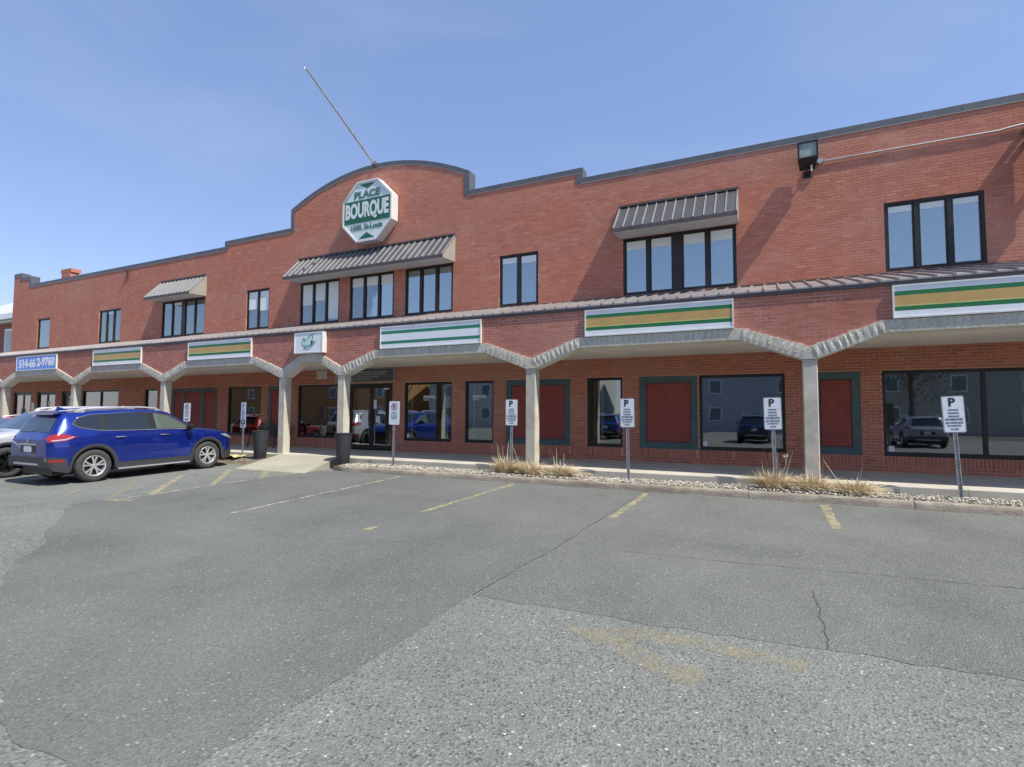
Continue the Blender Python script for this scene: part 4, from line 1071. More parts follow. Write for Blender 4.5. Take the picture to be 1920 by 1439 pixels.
# ------------------------------------------------------------------ parking signs
def rounded(w, h, r, n=5):
    out = []
    for cx_, cz_, a0 in ((w / 2 - r, -h / 2 + r, -90), (w / 2 - r, h / 2 - r, 0), (-w / 2 + r, h / 2 - r, 90), (-w / 2 + r, -h / 2 + r, 180)):
        for k in range(n + 1):
            a = math.radians(a0 + 90 * k / n); out.append((cx_ + r * math.cos(a), cz_ + r * math.sin(a)))
    return out
def print_bar(par, w, z, seed):
    mb = MB(); r = random.Random(seed); x = -w / 2
    while x < w / 2 - 0.006:
        l = r.uniform(0.006, 0.014); mb.box(x, min(w / 2, x + l), -0.0085, -0.0065, z - 0.012, z + 0.012); x += l + 0.006
    mb.build('print_line', MT['inkgrey'], par, local=True)
def post_sign(x, y, label, tilt=0.0, rz=0.0, plates=((0.31, 0.61, 1.635, 'P'),), ztop=1.95, zb=0.2, group=None):
    s = empty('parking_sign', (x, y, zb)); tag(s, label, 'sign', group)
    # U-channel steel post with holes
    mb = MB(); w = 0.032; d = 0.022; t = 0.005; h0, h1 = -0.1, ztop - zb - 0.05
    mb.prism_xy([(-w, 0.0), (-w + 0.012, 0.0), (-w * .4, d), (w * .4, d), (w - 0.012, 0), (w, 0), (w, t), (w - .01, t), (w * .45, d + t), (-w * .45, d + t), (-w + .01, t), (-w, t)], h0, h1)
    p = mb.build('post', MT['galv'], s, local=True)
    mb = MB()
    zz = 0.1
    while zz < h1 - 0.7: mb.box(-0.006, 0.006, d - 0.0025, d - 0.0005, zz, zz + 0.018); zz += 0.055
    mb.build('post_hole', MT['inkblack'], p, local=True)
    for pw, ph, zc, kind in plates:
        c = zc - zb
        pl = MB().prism_xz([(a, b + c) for a, b in rounded(pw, ph, 0.03)], -0.006, -0.001).build('sign_plate', MT['galv'] if kind == 'P' else MT['plate'], s, local=True)
        if kind == 'P':
            MB().prism_xz([(a, b + c) for a, b in rounded(pw - 0.03, ph - 0.03, 0.022)], -0.009, -0.0061).build('sign_face', MT['plate'], pl, local=True)
            text_mesh('P', 0.19, MT['inkblack'], 'lettering', pl, (-0.01, -0.0105, c + 0.205), bold=0.006, local=True)
            for k, (tx, w_, hh, m) in enumerate((('VISITEURS', .14, .036, 'inkgrey'), ('PROMUTUEL', .15, .036, 'inkgrey'), ('ASSURANCE', .15, .036, 'inkgrey'), ('120 MINUTES', .235, .05, 'inkblack'), ('SAUF DÉTENTEURS', .24, .04, 'inkgrey'), ('DE VIGNETTES', .18, .036, 'inkgrey'), ('PAYÉES', .11, .034, 'inkgrey'))):
                text_mesh(tx, hh, MT[m], 'lettering', pl, (0, -0.0105, c + 0.075 - k * 0.0525), bold=0.0004, width=w_, local=True)
        if kind == 'NPW':
            for zc2, m in ((0.165, 'inkred'), (-0.065, 'inkgreen')):
                mb = MB(); mb.lathe([(0.076, -0.009), (0.092, -0.009), (0.092, -0.007), (0.076, -0.007), (0.076, -0.009)], 28, 'y', (0, 0, c + zc2)); mb.build('ring', MT[m], pl, local=True)
            text_mesh('P', 0.13, MT['inkgrey'], 'lettering', pl, (-0.005, -0.0085, c + 0.165), bold=0.004, local=True)
            MB().prism_xz([(-0.06, c + .165 + .045), (-0.05, c + .165 + .06), (0.062, c + .165 - .045), (0.052, c + .165 - .06)][::-1], -0.0115, -0.0105).build('slash', MT['inkred'], pl, local=True)
            mb = MB(); q = c - 0.065
            mb.lathe([(0.024, -0.009), (0.033, -0.009), (0.033, -0.0075), (0.024, -0.0075), (0.024, -0.009)], 20, 'y', (-0.008, 0, q - 0.022))
            mb.prism_xz([(-0.02, q - .01), (-0.008, q - .01), (-0.006, q + .038), (-0.018, q + .038)], -0.009, -0.0075)
            mb.prism_xz([(-0.015, q - .012), (0.02, q - .012), (0.04, q - .045), (0.05, q - .04), (0.028, q), (-0.015, q)], -0.0092, -0.0075)
            mb.lathe([(0.0, -0.009), (0.011, -0.009), (0.011, -0.0075)], 12, 'y', (-0.013, 0, q + 0.052)); mb.build('wheelchair_symbol', MT['inkgreen'], pl, local=True)
        if kind == 'NP':
            mb = MB(); mb.lathe([(0.072, -0.009), (0.090, -0.009), (0.090, -0.007), (0.072, -0.007), (0.072, -0.009)], 28, 'y', (0, 0, c + 0.18)); mb.build('ring', MT['inkblack'], pl, local=True)
            MB().prism_xz([(-0.055, c + .18 + .045), (-0.045, c + .18 + .058), (0.058, c + .18 - .045), (0.048, c + .18 - .058)][::-1], -0.0095, -0.0085).build('slash', MT['inkred'], pl, local=True)
            text_mesh('P', 0.11, MT['inkgrey'], 'lettering', pl, (-0.005, -0.008, c + 0.18), bold=0.003, local=True)
            for k, w_ in enumerate((.17, .17, .14, .12)): print_bar(pl, w_, c + 0.04 - k * 0.055, k)
            MB().box(-0.09, 0.09, -0.009, -0.0065, c - 0.245, c - 0.215).build('arrow_bar', MT['inkblack'], pl, local=True)
        if kind == 'PS':
            text_mesh('P', 0.16, MT['inkblack'], 'lettering', pl, (-0.01, -0.008, c + 0.17), bold=0.004, local=True)
            for k, w_ in enumerate((.10, .15, .14, .10, .10)): print_bar(pl, w_, c + 0.055 - k * 0.058, k + 7)
        if kind == 'EV':
            MB().prism_xz([(a, b + c + 0.03) for a, b in rounded(pw - 0.05, 0.13, 0.02)], -0.0085, -0.0065).build('green_symbol', MT['inkgreen'], pl, local=True)
            MB().prism_xz([(-0.06, c + .02), (0.05, c + .02), (0.07, c + .035), (0.03, c + .065), (-0.05, c + .06)], -0.0095, -0.0087).build('car_symbol', MT['palegreen'], pl, local=True)
            print_bar(pl, .14, c - 0.075, 3)
    s.rotation_euler = (0, tilt, rz)
    return s
post_sign(2.76, 11.28, 'leaning grey steel parking sign beside the gravel at far right', -0.045, 0.05, group='visitor parking signs along the gravel bed')
post_sign(0.02, 11.30, 'parking sign standing in a clump of dry grass, right column', -0.02, 0.0, group='visitor parking signs along the gravel bed')
post_sign(-2.74, 11.28, 'parking sign standing in white gravel before a red panel', -0.012, 0.0, group='visitor parking signs along the gravel bed')
post_sign(-5.46, 11.30, 'parking sign just left of the middle column, in dry grass', 0.0, 0.03, group='visitor parking signs along the gravel bed')
post_sign(-8.80, 11.24, 'white sign with a no parking ring above a wheelchair ring', 0.012, 0.0, ((0.33, 0.60, 1.61, 'NPW'),), 1.9)
post_sign(-14.43, 11.22, 'narrow parking sign with a small green plate below it', 0.0, -0.2, ((0.29, 0.56, 1.63, 'PS'), (0.32, 0.27, 1.275, 'EV')), 1.92)
post_sign(-17.2, 11.28, 'no stopping sign rising behind the bonnet of the blue car', 0.01, 0.0, ((0.33, 0.60, 1.60, 'NP'),), 1.9)

# ------------------------------------------------------------------ planters, bench, rag
def planter(x, y, z, label, h=0.83):
    p = tag(empty('planter', (x, y, z)), label, 'planter', 'tall charcoal planters')
    prof = [(0.0, 0.0), (0.155, 0.0), (0.165, 0.02), (0.188, 0.3), (0.213, 0.62), (0.226, h - 0.03), (0.235, h - 0.025), (0.235, h), (0.215, h), (0.205, h - 0.08), (0.0, h - 0.08)]
    MB().lathe(prof, 28).build('pot', MT['planter'], p, smooth=True, local=True)
    MB().lathe([(0.204, h - 0.078), (0.0, h - 0.06)][::-1], 20).build('soil', MT['dirt'], p, local=True)
    return p
planter(-13.63, 11.2, 0.245, 'tapered charcoal planter left of the ramp beside the narrow sign')
p2 = planter(-10.42, 11.18, 0.235, 'tapered charcoal planter at the rounded kerb end right of the ramp')
tw = tag(empty('dry_twigs', (-13.6, 11.2, 1.0)), 'few dry twigs sticking out of the left planter', 'twigs')
mb = MB()
for k in range(4):
    a = rng.uniform(0, 6.28); mb.tube([(-13.62 + rng.uniform(-.05, .05), 11.2, 0.99), (-13.6 + 0.1 * math.cos(a), 11.2 + 0.1 * math.sin(a), 1.12), (-13.58 + 0.16 * math.cos(a), 11.2 + 0.16 * math.sin(a), 1.24)], [0.007, 0.005, 0.003], 5)
mb.build('twig', simple('dry_twig', (0.12, 0.08, 0.05), 0.9), tw)

bn = tag(empty('bench', (-16.15, 13.45, ZS)), 'dark metal bench against the wall behind the left planter', 'bench')
for k in range(5): MB().box(-0.72, 0.72, -0.12 + k * 0.085, -0.055 + k * 0.085, 0.42, 0.445).build('seat_slat', MT['planter'], bn, local=True)
for k in range(4): MB().box(-0.72, 0.72, 0.30 + k * 0.02, 0.325 + k * 0.02, 0.50 + k * 0.085, 0.565 + k * 0.085).build('back_slat', MT['planter'], bn, local=True)
for sx_ in (-1, 1):
    mb = MB(); x = sx_ * 0.64
    mb.tube([(x, -0.20, 0.0), (x, -0.14, 0.2), (x, -0.10, 0.41), (x, 0.28, 0.41), (x, 0.40, 0.86)], 0.02, 6); mb.tube([(x, 0.34, 0.0), (x, 0.27, 0.25), (x, 0.25, 0.41)], 0.02, 6)
    mb.tube([(x, -0.14, 0.42), (x, -0.15, 0.62), (x, 0.32, 0.64)], 0.016, 6)
    mb.build('leg', MT['black'], bn, smooth=True, local=True)
rg_ = tag(empty('yellow_rag', (-14.45, 11.1, 0.24)), 'crumpled pale yellow cloth lying at the foot of the narrow sign', 'cloth')
bm = bmesh.new(); bmesh.ops.create_grid(bm, x_segments=22, y_segments=10, size=0.5)
for v in bm.verts:
    x, y = v.co.x, v.co.y * 0.45
    from_c = math.hypot(x, y)
    v.co = (x * 0.85 - 0.25, y + 0.03 * math.sin(9 * x), 0.02 + 0.07 * max(0, 1 - from_c * 1.5) * (0.5 + 0.5 * math.sin(17 * x + 11 * y)) + 0.035 * abs(math.sin(6 * x + 3)) + rng.uniform(0, .012))
me = bpy.data.meshes.new('cloth'); bm.to_mesh(me); bm.free(); me.materials.append(simple('pale_yellow_cloth', (0.50, 0.44, 0.22), 0.9, 0, 0.2, 8))
o = bpy.data.objects.new('cloth', me); COL.objects.link(o); o.parent = rg_

# ------------------------------------------------------------------ dry grass clumps
def grass_mat():
    m, nt, b = newmat('dry_grass'); b.inputs['Roughness'].default_value = 0.8
    at = nt.nodes.new('ShaderNodeAttribute'); at.attribute_name = 'tone'
    nt.links.new(ramp(nt, at.outputs['Fac'], [(0.0, (0.30, 0.22, 0.12)), (0.35, (0.55, 0.43, 0.25)), (0.75, (0.70, 0.58, 0.38)), (1.0, (0.80, 0.71, 0.52))]), b.inputs['Base Color']); return m
MT['grass'] = grass_mat()
def clump(x, y, z, rx, ry, h, n, label, seed, tall=8):
    n = int(n * 1.35); h *= 1.2; rx *= 1.35
    r = random.Random(seed); V = []; F = []; T = []
    for k in range(n):
        a = r.uniform(0, 6.28); d = math.sqrt(r.random()); bx, by = x + rx * 0.4 * d * math.cos(a), y + ry * 0.4 * d * math.sin(a)
        lean = r.uniform(0.2, 1.0) * (0.4 + d); out = a + r.uniform(-.6, .6)
        L = h * r.uniform(0.6, 1.15); droop = r.uniform(0.35, 1.25)
        if k < tall: L *= 1.7; lean *= 0.35; droop = 0.1
        w = r.uniform(0.004, 0.008); pts = []
        nseg = 4
        for i in range(nseg + 1):
            t = i / nseg
            hor = lean * L * (t ** 1.3) * (0.75 + 0.5 * droop); zz = L * (t - droop * 0.75 * t * t * min(1, lean))
            pts.append((bx + hor * math.cos(out) * rx / 0.33 * .8, by + hor * math.sin(out) * .6, z + max(0.004, zz)))
        nx, ny = math.cos(out + 1.57), math.sin(out + 1.57); b0 = len(V)
        for i, p in enumerate(pts):
            ww = w * (1 - 0.75 * i / nseg); V += [(p[0] - nx * ww, p[1] - ny * ww, p[2]), (p[0] + nx * ww, p[1] + ny * ww, p[2] + 0.002)]
        t_ = min(1, max(0, r.gauss(0.55, 0.25)))
        for i in range(nseg): F.append((b0 + 2 * i, b0 + 2 * i + 1, b0 + 2 * i + 3, b0 + 2 * i + 2)); T.append(t_)
    root = tag(empty('dry_grass', (x, y, z)), label, 'grass', 'dry grass clumps along the gravel bed')
    o = fast_mesh('blades', np.array(V), np.array(F), MT['grass'], root, T, (x, y, z))
    tag(o, kind='stuff')
    return root
clump(-5.55, 11.14, 0.24, 0.36, 0.2, 0.36, 420, 'left clump of straw coloured grass left of the middle column', 1, 14)
clump(-4.88, 11.06, 0.24, 0.40, 0.2, 0.30, 420, 'clump of straw coloured grass right in front of the middle column', 2, 10)
clump(-4.15, 11.12, 0.24, 0.36, 0.2, 0.28, 360, 'clump of straw coloured grass right of the middle column', 3, 12)
clump(-0.02, 11.10, 0.24, 0.36, 0.2, 0.33, 460, 'clump of straw coloured grass around the foot of a sign post', 4, 10)
clump(0.60, 11.05, 0.24, 0.30, 0.2, 0.31, 420, 'clump of straw coloured grass hiding the foot of the right column', 5, 8)
clump(1.24, 11.02, 0.24, 0.34, 0.2, 0.25, 400, 'low clump of straw coloured grass right of the right column', 6, 4)
wd = tag(empty('dry_weed', (0.05, 11.05, 0.25)), 'dry weed stalk with seed head beside a sign post', 'weed')
mb = MB(); mb.tube([(0.02, 11.05, 0.25), (0.10, 11.04, 0.5), (0.19, 11.03, 0.7), (0.20, 11.03, 0.84)], [0.010, 0.008, 0.006, 0.005], 6)
for k in range(14): 
    c = Vector((0.19 + rng.uniform(-.05, .05), 11.03 + rng.uniform(-.03, .03), 0.86 + rng.uniform(-.03, .05)))
    mb.tube([Vector((0.20, 11.03, 0.83)), c], [0.004, 0.008], 5)
mb.build('stalk', simple('pale_stalk', (0.52, 0.46, 0.36), 0.9), wd)
wd = tag(empty('dry_weed', (1.05, 11.2, 0.25)), 'single bent dry stalk leaning against the right column', 'weed')
MB().tube([(1.14, 11.15, 0.25), (0.98, 11.25, 0.5), (0.80, 11.35, 0.80)], [0.008, 0.006, 0.004], 6).build('stalk', simple('pale_stalk_b', (0.48, 0.43, 0.34), 0.9), wd)
# small green weed near right sign
wd = tag(empty('green_weed', (2.55, 11.1, 0.25)), 'tiny green weed in the gravel by the far right sign post', 'weed')
V = []; F = []
for k in range(40):
    a = rng.uniform(0, 6.28); r0 = rng.uniform(0.02, 0.09); z = rng.uniform(0.01, 0.06); c = Vector((2.55 + r0 * 1.4 * math.cos(a), 11.08 + r0 * math.sin(a) * .6, 0.25 + z)); d = Vector((math.cos(a), math.sin(a), 0.3)) * 0.025; s_ = Vector((-math.sin(a), math.cos(a), 0)) * 0.012
    n0 = len(V); V += [c - d, c + s_, c + d, c - s_]; F.append((n0, n0 + 1, n0 + 2, n0 + 3))
MB().add(V, F).build('leaves', simple('weed_green', (0.08, 0.11, 0.05), 0.8), wd)

# ------------------------------------------------------------------ cars
def paint_car(name, col, rough=0.28, metal=0.35):
    m, nt, b = newmat(name); b.inputs['Base Color'].default_value = (*col, 1)
    b.inputs['Metallic'].default_value = metal; b.inputs['Roughness'].default_value = rough
    b.inputs['Coat Weight'].default_value = 1.0; b.inputs['Coat Roughness'].default_value = 0.03
    return m
def car_glass(name, col=(0.012, 0.016, 0.018)):
    m, nt, b = newmat(name); b.inputs['Base Color'].default_value = (*col, 1); b.inputs['Roughness'].default_value = 0.03
    b.inputs['Specular IOR Level'].default_value = 0.9; b.inputs['Coat Weight'].default_value = 0.6; return m
MT['carglass'] = car_glass('tinted_car_glass')
MT['carglass_front'] = car_glass('lit_interior_car_glass', (0.075, 0.10, 0.085))  # opaque; lighter green colour imitates the bright interior seen through the front windows
MT['cargasket'] = simple('black_gasket', (0.012, 0.012, 0.012), 0.4, 0, 0)
MT['cladding'] = simple('grey_cladding', (0.045, 0.046, 0.05), 0.6, 0, 0.1, 5)
MT['tyre'] = simple('tyre_rubber', (0.045, 0.045, 0.045), 0.85, 0, 0.2, 10)
MT['chrome'] = simple('chrome', (0.75, 0.75, 0.76), 0.12, 1.0, 0)
MT['rim'] = simple('silver_alloy', (0.66, 0.66, 0.67), 0.3, 0.7, 0)
MT['rimdark'] = simple('black_alloy', (0.02, 0.02, 0.022), 0.2, 0.5, 0)
MT['redlens'] = simple('red_lens', (0.34, 0.012, 0.016), 0.12, 0, 0.2, 14, coat=1.0)
MT['clearlens'] = simple('clear_lens', (0.55, 0.56, 0.58), 0.1, 0.4, 0.1, coat=1.0)
MT['plateblue'] = simple('license_plate', (0.60, 0.66, 0.72), 0.4, 0, 0.05)
MT['silverpl'] = simple('silver_plastic', (0.55, 0.55, 0.56), 0.35, 0.5, 0)
MT['roofrail'] = simple('pale_roof_rail', (0.6, 0.6, 0.61), 0.35, 0.5, 0)

ST_X = np.array(sorted(set(np.round(np.concatenate([np.arange(-2.33, 2.34, 0.045), [-2.33, 2.33]]), 4))))
def prof(x, pts):
    a = np.array(pts); return np.interp(x, a[:, 0], a[:, 1])
def smooth(a, n=2):
    a = a.copy()
    for _ in range(n): a[1:-1] = (a[:-2] + 2 * a[1:-1] + a[2:]) / 4
    return a
WF, WR, WZ, WRAD, ARAD = 1.37, -1.335, 0.362, 0.362, 0.415
Z_TOP = smooth(prof(ST_X, [(-2.33, 0.99), (-2.27, 1.04), (-2.20, 1.13), (-1.93, 1.545), (-1.85, 1.60), (-1.2, 1.66), (-0.4, 1.685), (0.2, 1.655), (0.42, 1.60), (1.08, 1.13), (1.2, 1.115), (1.8, 1.045), (2.1, 0.955), (2.25, 0.84), (2.33, 0.70)]))
W_MAX = smooth(prof(ST_X, [(-2.33, 0.74), (-2.28, 0.81), (-2.15, 0.865), (-1.9, 0.895), (-1.3, 0.92), (1.2, 0.92), (1.75, 0.90), (2.0, 0.84), (2.2, 0.70), (2.33, 0.52)]))
W_ROOF = smooth(prof(ST_X, [(-2.33, 0.70), (-2.2, 0.76), (-1.95, 0.64), (-1.0, 0.665), (0.3, 0.66), (0.5, 0.68), (1.08, 0.80), (1.3, 0.80), (2.0, 0.70), (2.33, 0.40)]))
Z_BELT = smooth(prof(ST_X, [(-2.33, 0.95), (-2.2, 1.06), (-1.7, 1.14), (0.9, 1.085), (1.08, 1.07), (1.8, 0.985), (2.1, 0.90), (2.33, 0.66)]))
Z_LOW = prof(ST_X, [(-2.33, 0.44), (-2.2, 0.33), (-1.9, 0.27), (1.9, 0.25), (2.2, 0.24), (2.33, 0.30)])
for w_ in (WF, WR):
    inside = np.abs(ST_X - w_) < ARAD
    Z_LOW = np.where(inside, np.maximum(Z_LOW, WZ + np.sqrt(np.maximum(0, ARAD ** 2 - (ST_X - w_) ** 2))), Z_LOW)
def sect(i):
    zt, w, wr, zl = Z_TOP[i], W_MAX[i], W_ROOF[i], Z_LOW[i]; zb = min(Z_BELT[i], zt - 0.03)
    zre = zt - 0.055 if zt > zb + 0.12 else zb + (zt - zb) * 0.5
    P = [(w - 0.035, zl)]
    for z, dw in ((0.42, -0.012), (0.60, -0.004), (0.78, 0.0), (0.90, -0.002), (0.98, -0.014)):
        zz = max(z, zl + 0.01 + 0.004 * len(P)); zz = min(zz, zb - 0.012 + 0.002 * len(P)); P.append((w + dw, zz))
    P.append((w - 0.04, zb))
    for k in (0.33, 0.66, 1.0):
        P.append(((w - 0.045) + (min(wr, w - 0.05) - (w - 0.045)) * k, zb + (zre - zb) * k))
    yr = P[-1][0]
    P += [(yr - 0.05, zre + (zt - zre) * 0.55), (yr * 0.6, zt - 0.012 * 1), (0.0, zt)]
    # keep z monotone
    for k in range(1, len(P)):
        if P[k][1] < P[k - 1][1]: P[k] = (P[k][0], P[k - 1][1] + 0.0005)
    return P
SEC = np.array([sect(i) for i in range(len(ST_X))])
def side_y(x, z):
    i = int(np.clip(np.searchsorted(ST_X, x) - 1, 0, len(ST_X) - 2)); t = (x - ST_X[i]) / (ST_X[i + 1] - ST_X[i])
    S = SEC[i] * (1 - t) + SEC[i + 1] * t
    return float(np.interp(z, S[:11, 1], S[:11, 0]))
def top_z(x, y):
    i = int(np.clip(np.searchsorted(ST_X, x) - 1, 0, len(ST_X) - 2)); t = (x - ST_X[i]) / (ST_X[i + 1] - ST_X[i])
    S = SEC[i] * (1 - t) + SEC[i + 1] * t; T = S[9:][::-1]
    return float(np.interp(abs(y), T[:, 0], T[:, 1]))

def side_patch(xs_, lo, hi, off, side, nz=4):
    """strip on the car flank between curves lo(x), hi(x)"""
    V = []; F = []
    for x in xs_:
        a, b = lo(x), hi(x)
        for k in range(nz + 1):
            z = a + (b - a) * k / nz; V.append((x, side * (side_y(x, z) + off), z))
    m = nz + 1
    for i in range(len(xs_) - 1):
        for k in range(nz):
            q = (i * m + k, (i + 1) * m + k, (i + 1) * m + k + 1, i * m + k + 1); F.append(q if side < 0 else q[::-1])
    return V, F
def P_(pts): return lambda x: float(np.interp(x, [p[0] for p in pts], [p[1] for p in pts]))

def make_car(name, label, paint, rimmat, plate=True):
    root = tag(empty(name), label, 'car', 'parked cars')
    B = lambda mb, n, m, par=root, sm=True: mb.build(n, m, par, smooth=sm, local=True)
    # body shell
    ns, nr = SEC.shape[0], SEC.shape[1]; V = []; F = []
    for side in (1, -1):
        b0 = len(V)
        for i in range(ns):
            for k in range(nr): V.append((ST_X[i], side * SEC[i, k, 0], SEC[i, k, 1]))
        for i in range(ns - 1):
            for k in range(nr - 1):
                q = (b0 + i * nr + k, b0 + (i + 1) * nr + k, b0 + (i + 1) * nr + k + 1, b0 + i * nr + k + 1); F.append(q if side < 0 else q[::-1])
    off = ns * nr
    for i in (0, ns - 1):
        loop = [i * nr + k for k in range(nr)] + [off + i * nr + k for k in range(nr - 2, -1, -1)]
        F.append(tuple(loop) if i == 0 else tuple(loop[::-1]))
    bm = bmesh.new(); vv = [bm.verts.new(v) for v in V]
    for f_ in F: bm.faces.new([vv[i] for i in f_])
    bmesh.ops.remove_doubles(bm, verts=bm.verts[:], dist=0.0006); bmesh.ops.recalc_face_normals(bm, faces=bm.faces[:])
    me = bpy.data.meshes.new('body'); bm.to_mesh(me); bm.free(); me.materials.append(paint)
    me.polygons.foreach_set('use_smooth', [True] * len(me.polygons))
    me.set_sharp_from_angle(angle=math.radians(38))
    body = bpy.data.objects.new('body', me); COL.objects.link(body); body.parent = root; ORG[body.name] = (0, 0, 0)
    # underbody and wheel wells
    mb = MB(); mb.box(-2.1, 2.1, -0.62, 0.62, 0.2, 0.75); mb.box(-0.92, 0.94, -0.86, 0.86, 0.22, 0.6)
    B(mb, 'underbody', MT['cargasket'], sm=False)
    # cladding round the lower edge
    zlow = lambda x: float(np.interp(x, ST_X, Z_LOW))
    def zcl(x):
        z = 0.40
        if x < -1.9: z = 0.62 - 0.05 * (x + 2.33) / 0.43
        if x > 1.9: z = 0.46
        for w_ in (WF, WR):
            d = abs(x - w_)
            if d < ARAD + 0.075: z = max(z, WZ + math.sqrt(max(0, (ARAD + 0.075) ** 2 - d * d)))
        return max(z, zlow(x) + 0.03)
    xs_ = np.arange(-2.32, 2.321, 0.03)
    for s in (1, -1):
        mb = MB(); v, f = side_patch(xs_, lambda x: zlow(x) - 0.012, zcl, 0.012, s, 3); mb.add(v, f); B(mb, 'cladding', MT['cladding'])
    mb = MB(); mb.box(-0.85, 0.85, -0.93, -0.86, 0.235, 0.262); mb.box(-0.85, 0.85, 0.86, 0.93, 0.235, 0.262); B(mb, 'side_step', MT['silverpl'], sm=False)
    # side glass
    top = P_([(-1.72, 1.325), (-1.60, 1.47), (-1.35, 1.545), (-0.5, 1.585), (0.1, 1.565), (0.40, 1.49), (0.98, 1.115)])
    bot = P_([(-1.72, 1.315), (-1.60, 1.235), (-1.25, 1.155), (-0.9, 1.135), (0.98, 1.105)])
    for s in (1, -1):
        xs2 = np.concatenate([np.arange(-1.72, 0.97, 0.04), [0.98]])
        mb = MB(); v, f = side_patch(xs2, bot, top, 0.006, s, 5); mb.add(v, f); B(mb, 'window_surround', MT['cargasket'])
        for a, b in ((-1.655, -1.16), (-1.08, -0.12), (0.03, 0.88)):
            x3 = np.linspace(a, b, 22); mb = MB(); v, f = side_patch(x3, lambda x: bot(x) + 0.02, lambda x: max(bot(x) + .022, top(x) - 0.022), 0.010, s, 5); mb.add(v, f); B(mb, 'side_window', MT['carglass' if a < 0 else 'carglass_front'])
        ring = [(x, top(x)) for x in xs2] + [(x, bot(x)) for x in xs2[::-1]]
        mb = MB(); mb.tube([(x, s * (side_y(x, z) + 0.010), z) for x, z in ring], 0.0105, 6, closed=True); B(mb, 'window_trim', MT['chrome'])
        # seams
        mb = MB()
        for line in ([(0.98, 1.09), (0.99, 0.8), (0.93, 0.42)], [(-0.06, 1.11), (-0.05, 0.7), (-0.07, 0.41)], [(-1.16, 1.13), (-1.02, 0.95), (-0.92, 0.72), (-0.88, 0.45)]):
            pts = []
            for (xa, za), (xb, zb) in zip(line[:-1], line[1:]):
                for t in np.linspace(0, 1, 8): x, z = xa + (xb - xa) * t, za + (zb - za) * t; pts.append((x, s * (side_y(x, z) + 0.0005), z))
            mb.tube(pts, 0.0035, 4)
        B(mb, 'door_seam', MT['cargasket'])
        for x in (0.10, -0.92):
            z = 0.985; mb = MB(); pts = [(x + d, s * (side_y(x + d, z) + 0.004 + 0.03 * math.sin(math.pi * t)), z + 0.004 * t) for d, t in ((0, 0.1), (0.05, 0.6), (0.11, 0.8), (0.17, 0.6), (0.22, 0.1))]
            mb.tube(pts, [0.010, 0.014, 0.016, 0.014, 0.010], 8); B(mb, 'door_handle', MT['chrome'])
        # mirror
        mb = MB(); mb.lathe([(0.0, -0.11), (0.055, -0.10), (0.085, -0.03), (0.085, 0.03), (0.06, 0.09), (0.0, 0.11)], 14, 'y', (0.80, s * 1.02, 1.15)); B(mb, 'wing_mirror', MT['cargasket'])
        mb = MB(); mb.tube([(0.84, s * 0.86, 1.09), (0.80, s * 0.96, 1.11)], 0.025, 6); B(mb, 'mirror_arm', MT['cargasket'])
        # roof rail
        mb = MB(); pts = [(0.22, 1.625), (0.14, 1.668), (-0.2, 1.70), (-0.9, 1.70), (-1.45, 1.672), (-1.62, 1.63)]
        mb.tube([(x, s * 0.60, z + 0.012) for x, z in pts], [0.016, 0.022, 0.022, 0.022, 0.024, 0.018], 8)
        mb.box(0.12, 0.24, s * 0.60 - .02, s * 0.60 + .02, 1.60, 1.66); mb.box(-1.62, -1.42, s * 0.60 - .02, s * 0.60 + .02, 1.60, 1.67); B(mb, 'roof_rail', MT['roofrail'])
        # lamps
        lo = P_([(-2.31, 0.93), (-2.2, 0.935), (-1.95, 0.95), (-1.66, 1.025)]); hi = P_([(-2.31, 1.02), (-2.22, 1.085), (-2.1, 1.115), (-1.95, 1.105), (-1.66, 1.03)])
        mb = MB(); v, f = side_patch(np.linspace(-2.31, -1.66, 20), lo, hi, 0.014, s, 4); mb.add(v, f); tl = B(mb, 'tail_light', MT['redlens'])
        mb = MB(); v, f = side_patch(np.linspace(-2.25, -1.74, 14), lambda x: lo(x) + .022, lambda x: lo(x) + .045, 0.018, s, 1); mb.add(v, f); B(mb, 'lamp_insert', MT['clearlens'], tl)
        mb = MB(); v, f = side_patch(np.linspace(-2.30, -1.98, 10), lambda x: 0.505, lambda x: 0.55, 0.018, s, 1); mb.add(v, f); B(mb, 'reflector', MT['redlens'])
        lo = P_([(1.75, 0.90), (1.95, 0.83), (2.2, 0.74)]); hi = P_([(1.75, 0.915), (1.9, 0.91), (2.2, 0.79)])
        mb = MB(); v, f = side_patch(np.linspace(1.75, 2.2, 16), lo, hi, 0.012, s, 3); mb.add(v, f); B(mb, 'headlight', MT['clearlens'])
    # windscreen and rear window on the roof surface
    def top_patch(x0, x1, hw, off, n=10, my=10):
        V = []; F = []
        for i in range(n + 1):
            x = x0 + (x1 - x0) * i / n; h = hw(x)
            for k in range(my + 1):
                y = -h + 2 * h * k / my; V.append((x + off[0], y, top_z(x, y) + off[1]))
        m = my + 1
        for i in range(n):
            for k in range(my): F.append((i * m + k, (i + 1) * m + k, (i + 1) * m + k + 1, i * m + k + 1))
        return V, F
    mb = MB(); v, f = top_patch(0.45, 1.05, P_([(0.45, 0.60), (1.05, 0.72)]), (0.006, 0.008)); mb.add(v, f); B(mb, 'windshield', MT['carglass'])
    mb = MB(); v, f = top_patch(-2.19, -1.955, P_([(-2.19, 0.64), (-1.955, 0.56)]), (-0.010, 0.006)); mb.add(v, f); rw = B(mb, 'rear_window', MT['carglass'])
    mb = MB(); mb.tube([(-2.20, 0.05, 1.15), (-2.13, -0.32, 1.24)], 0.008, 5); B(mb, 'wiper', MT['cargasket'], rw)
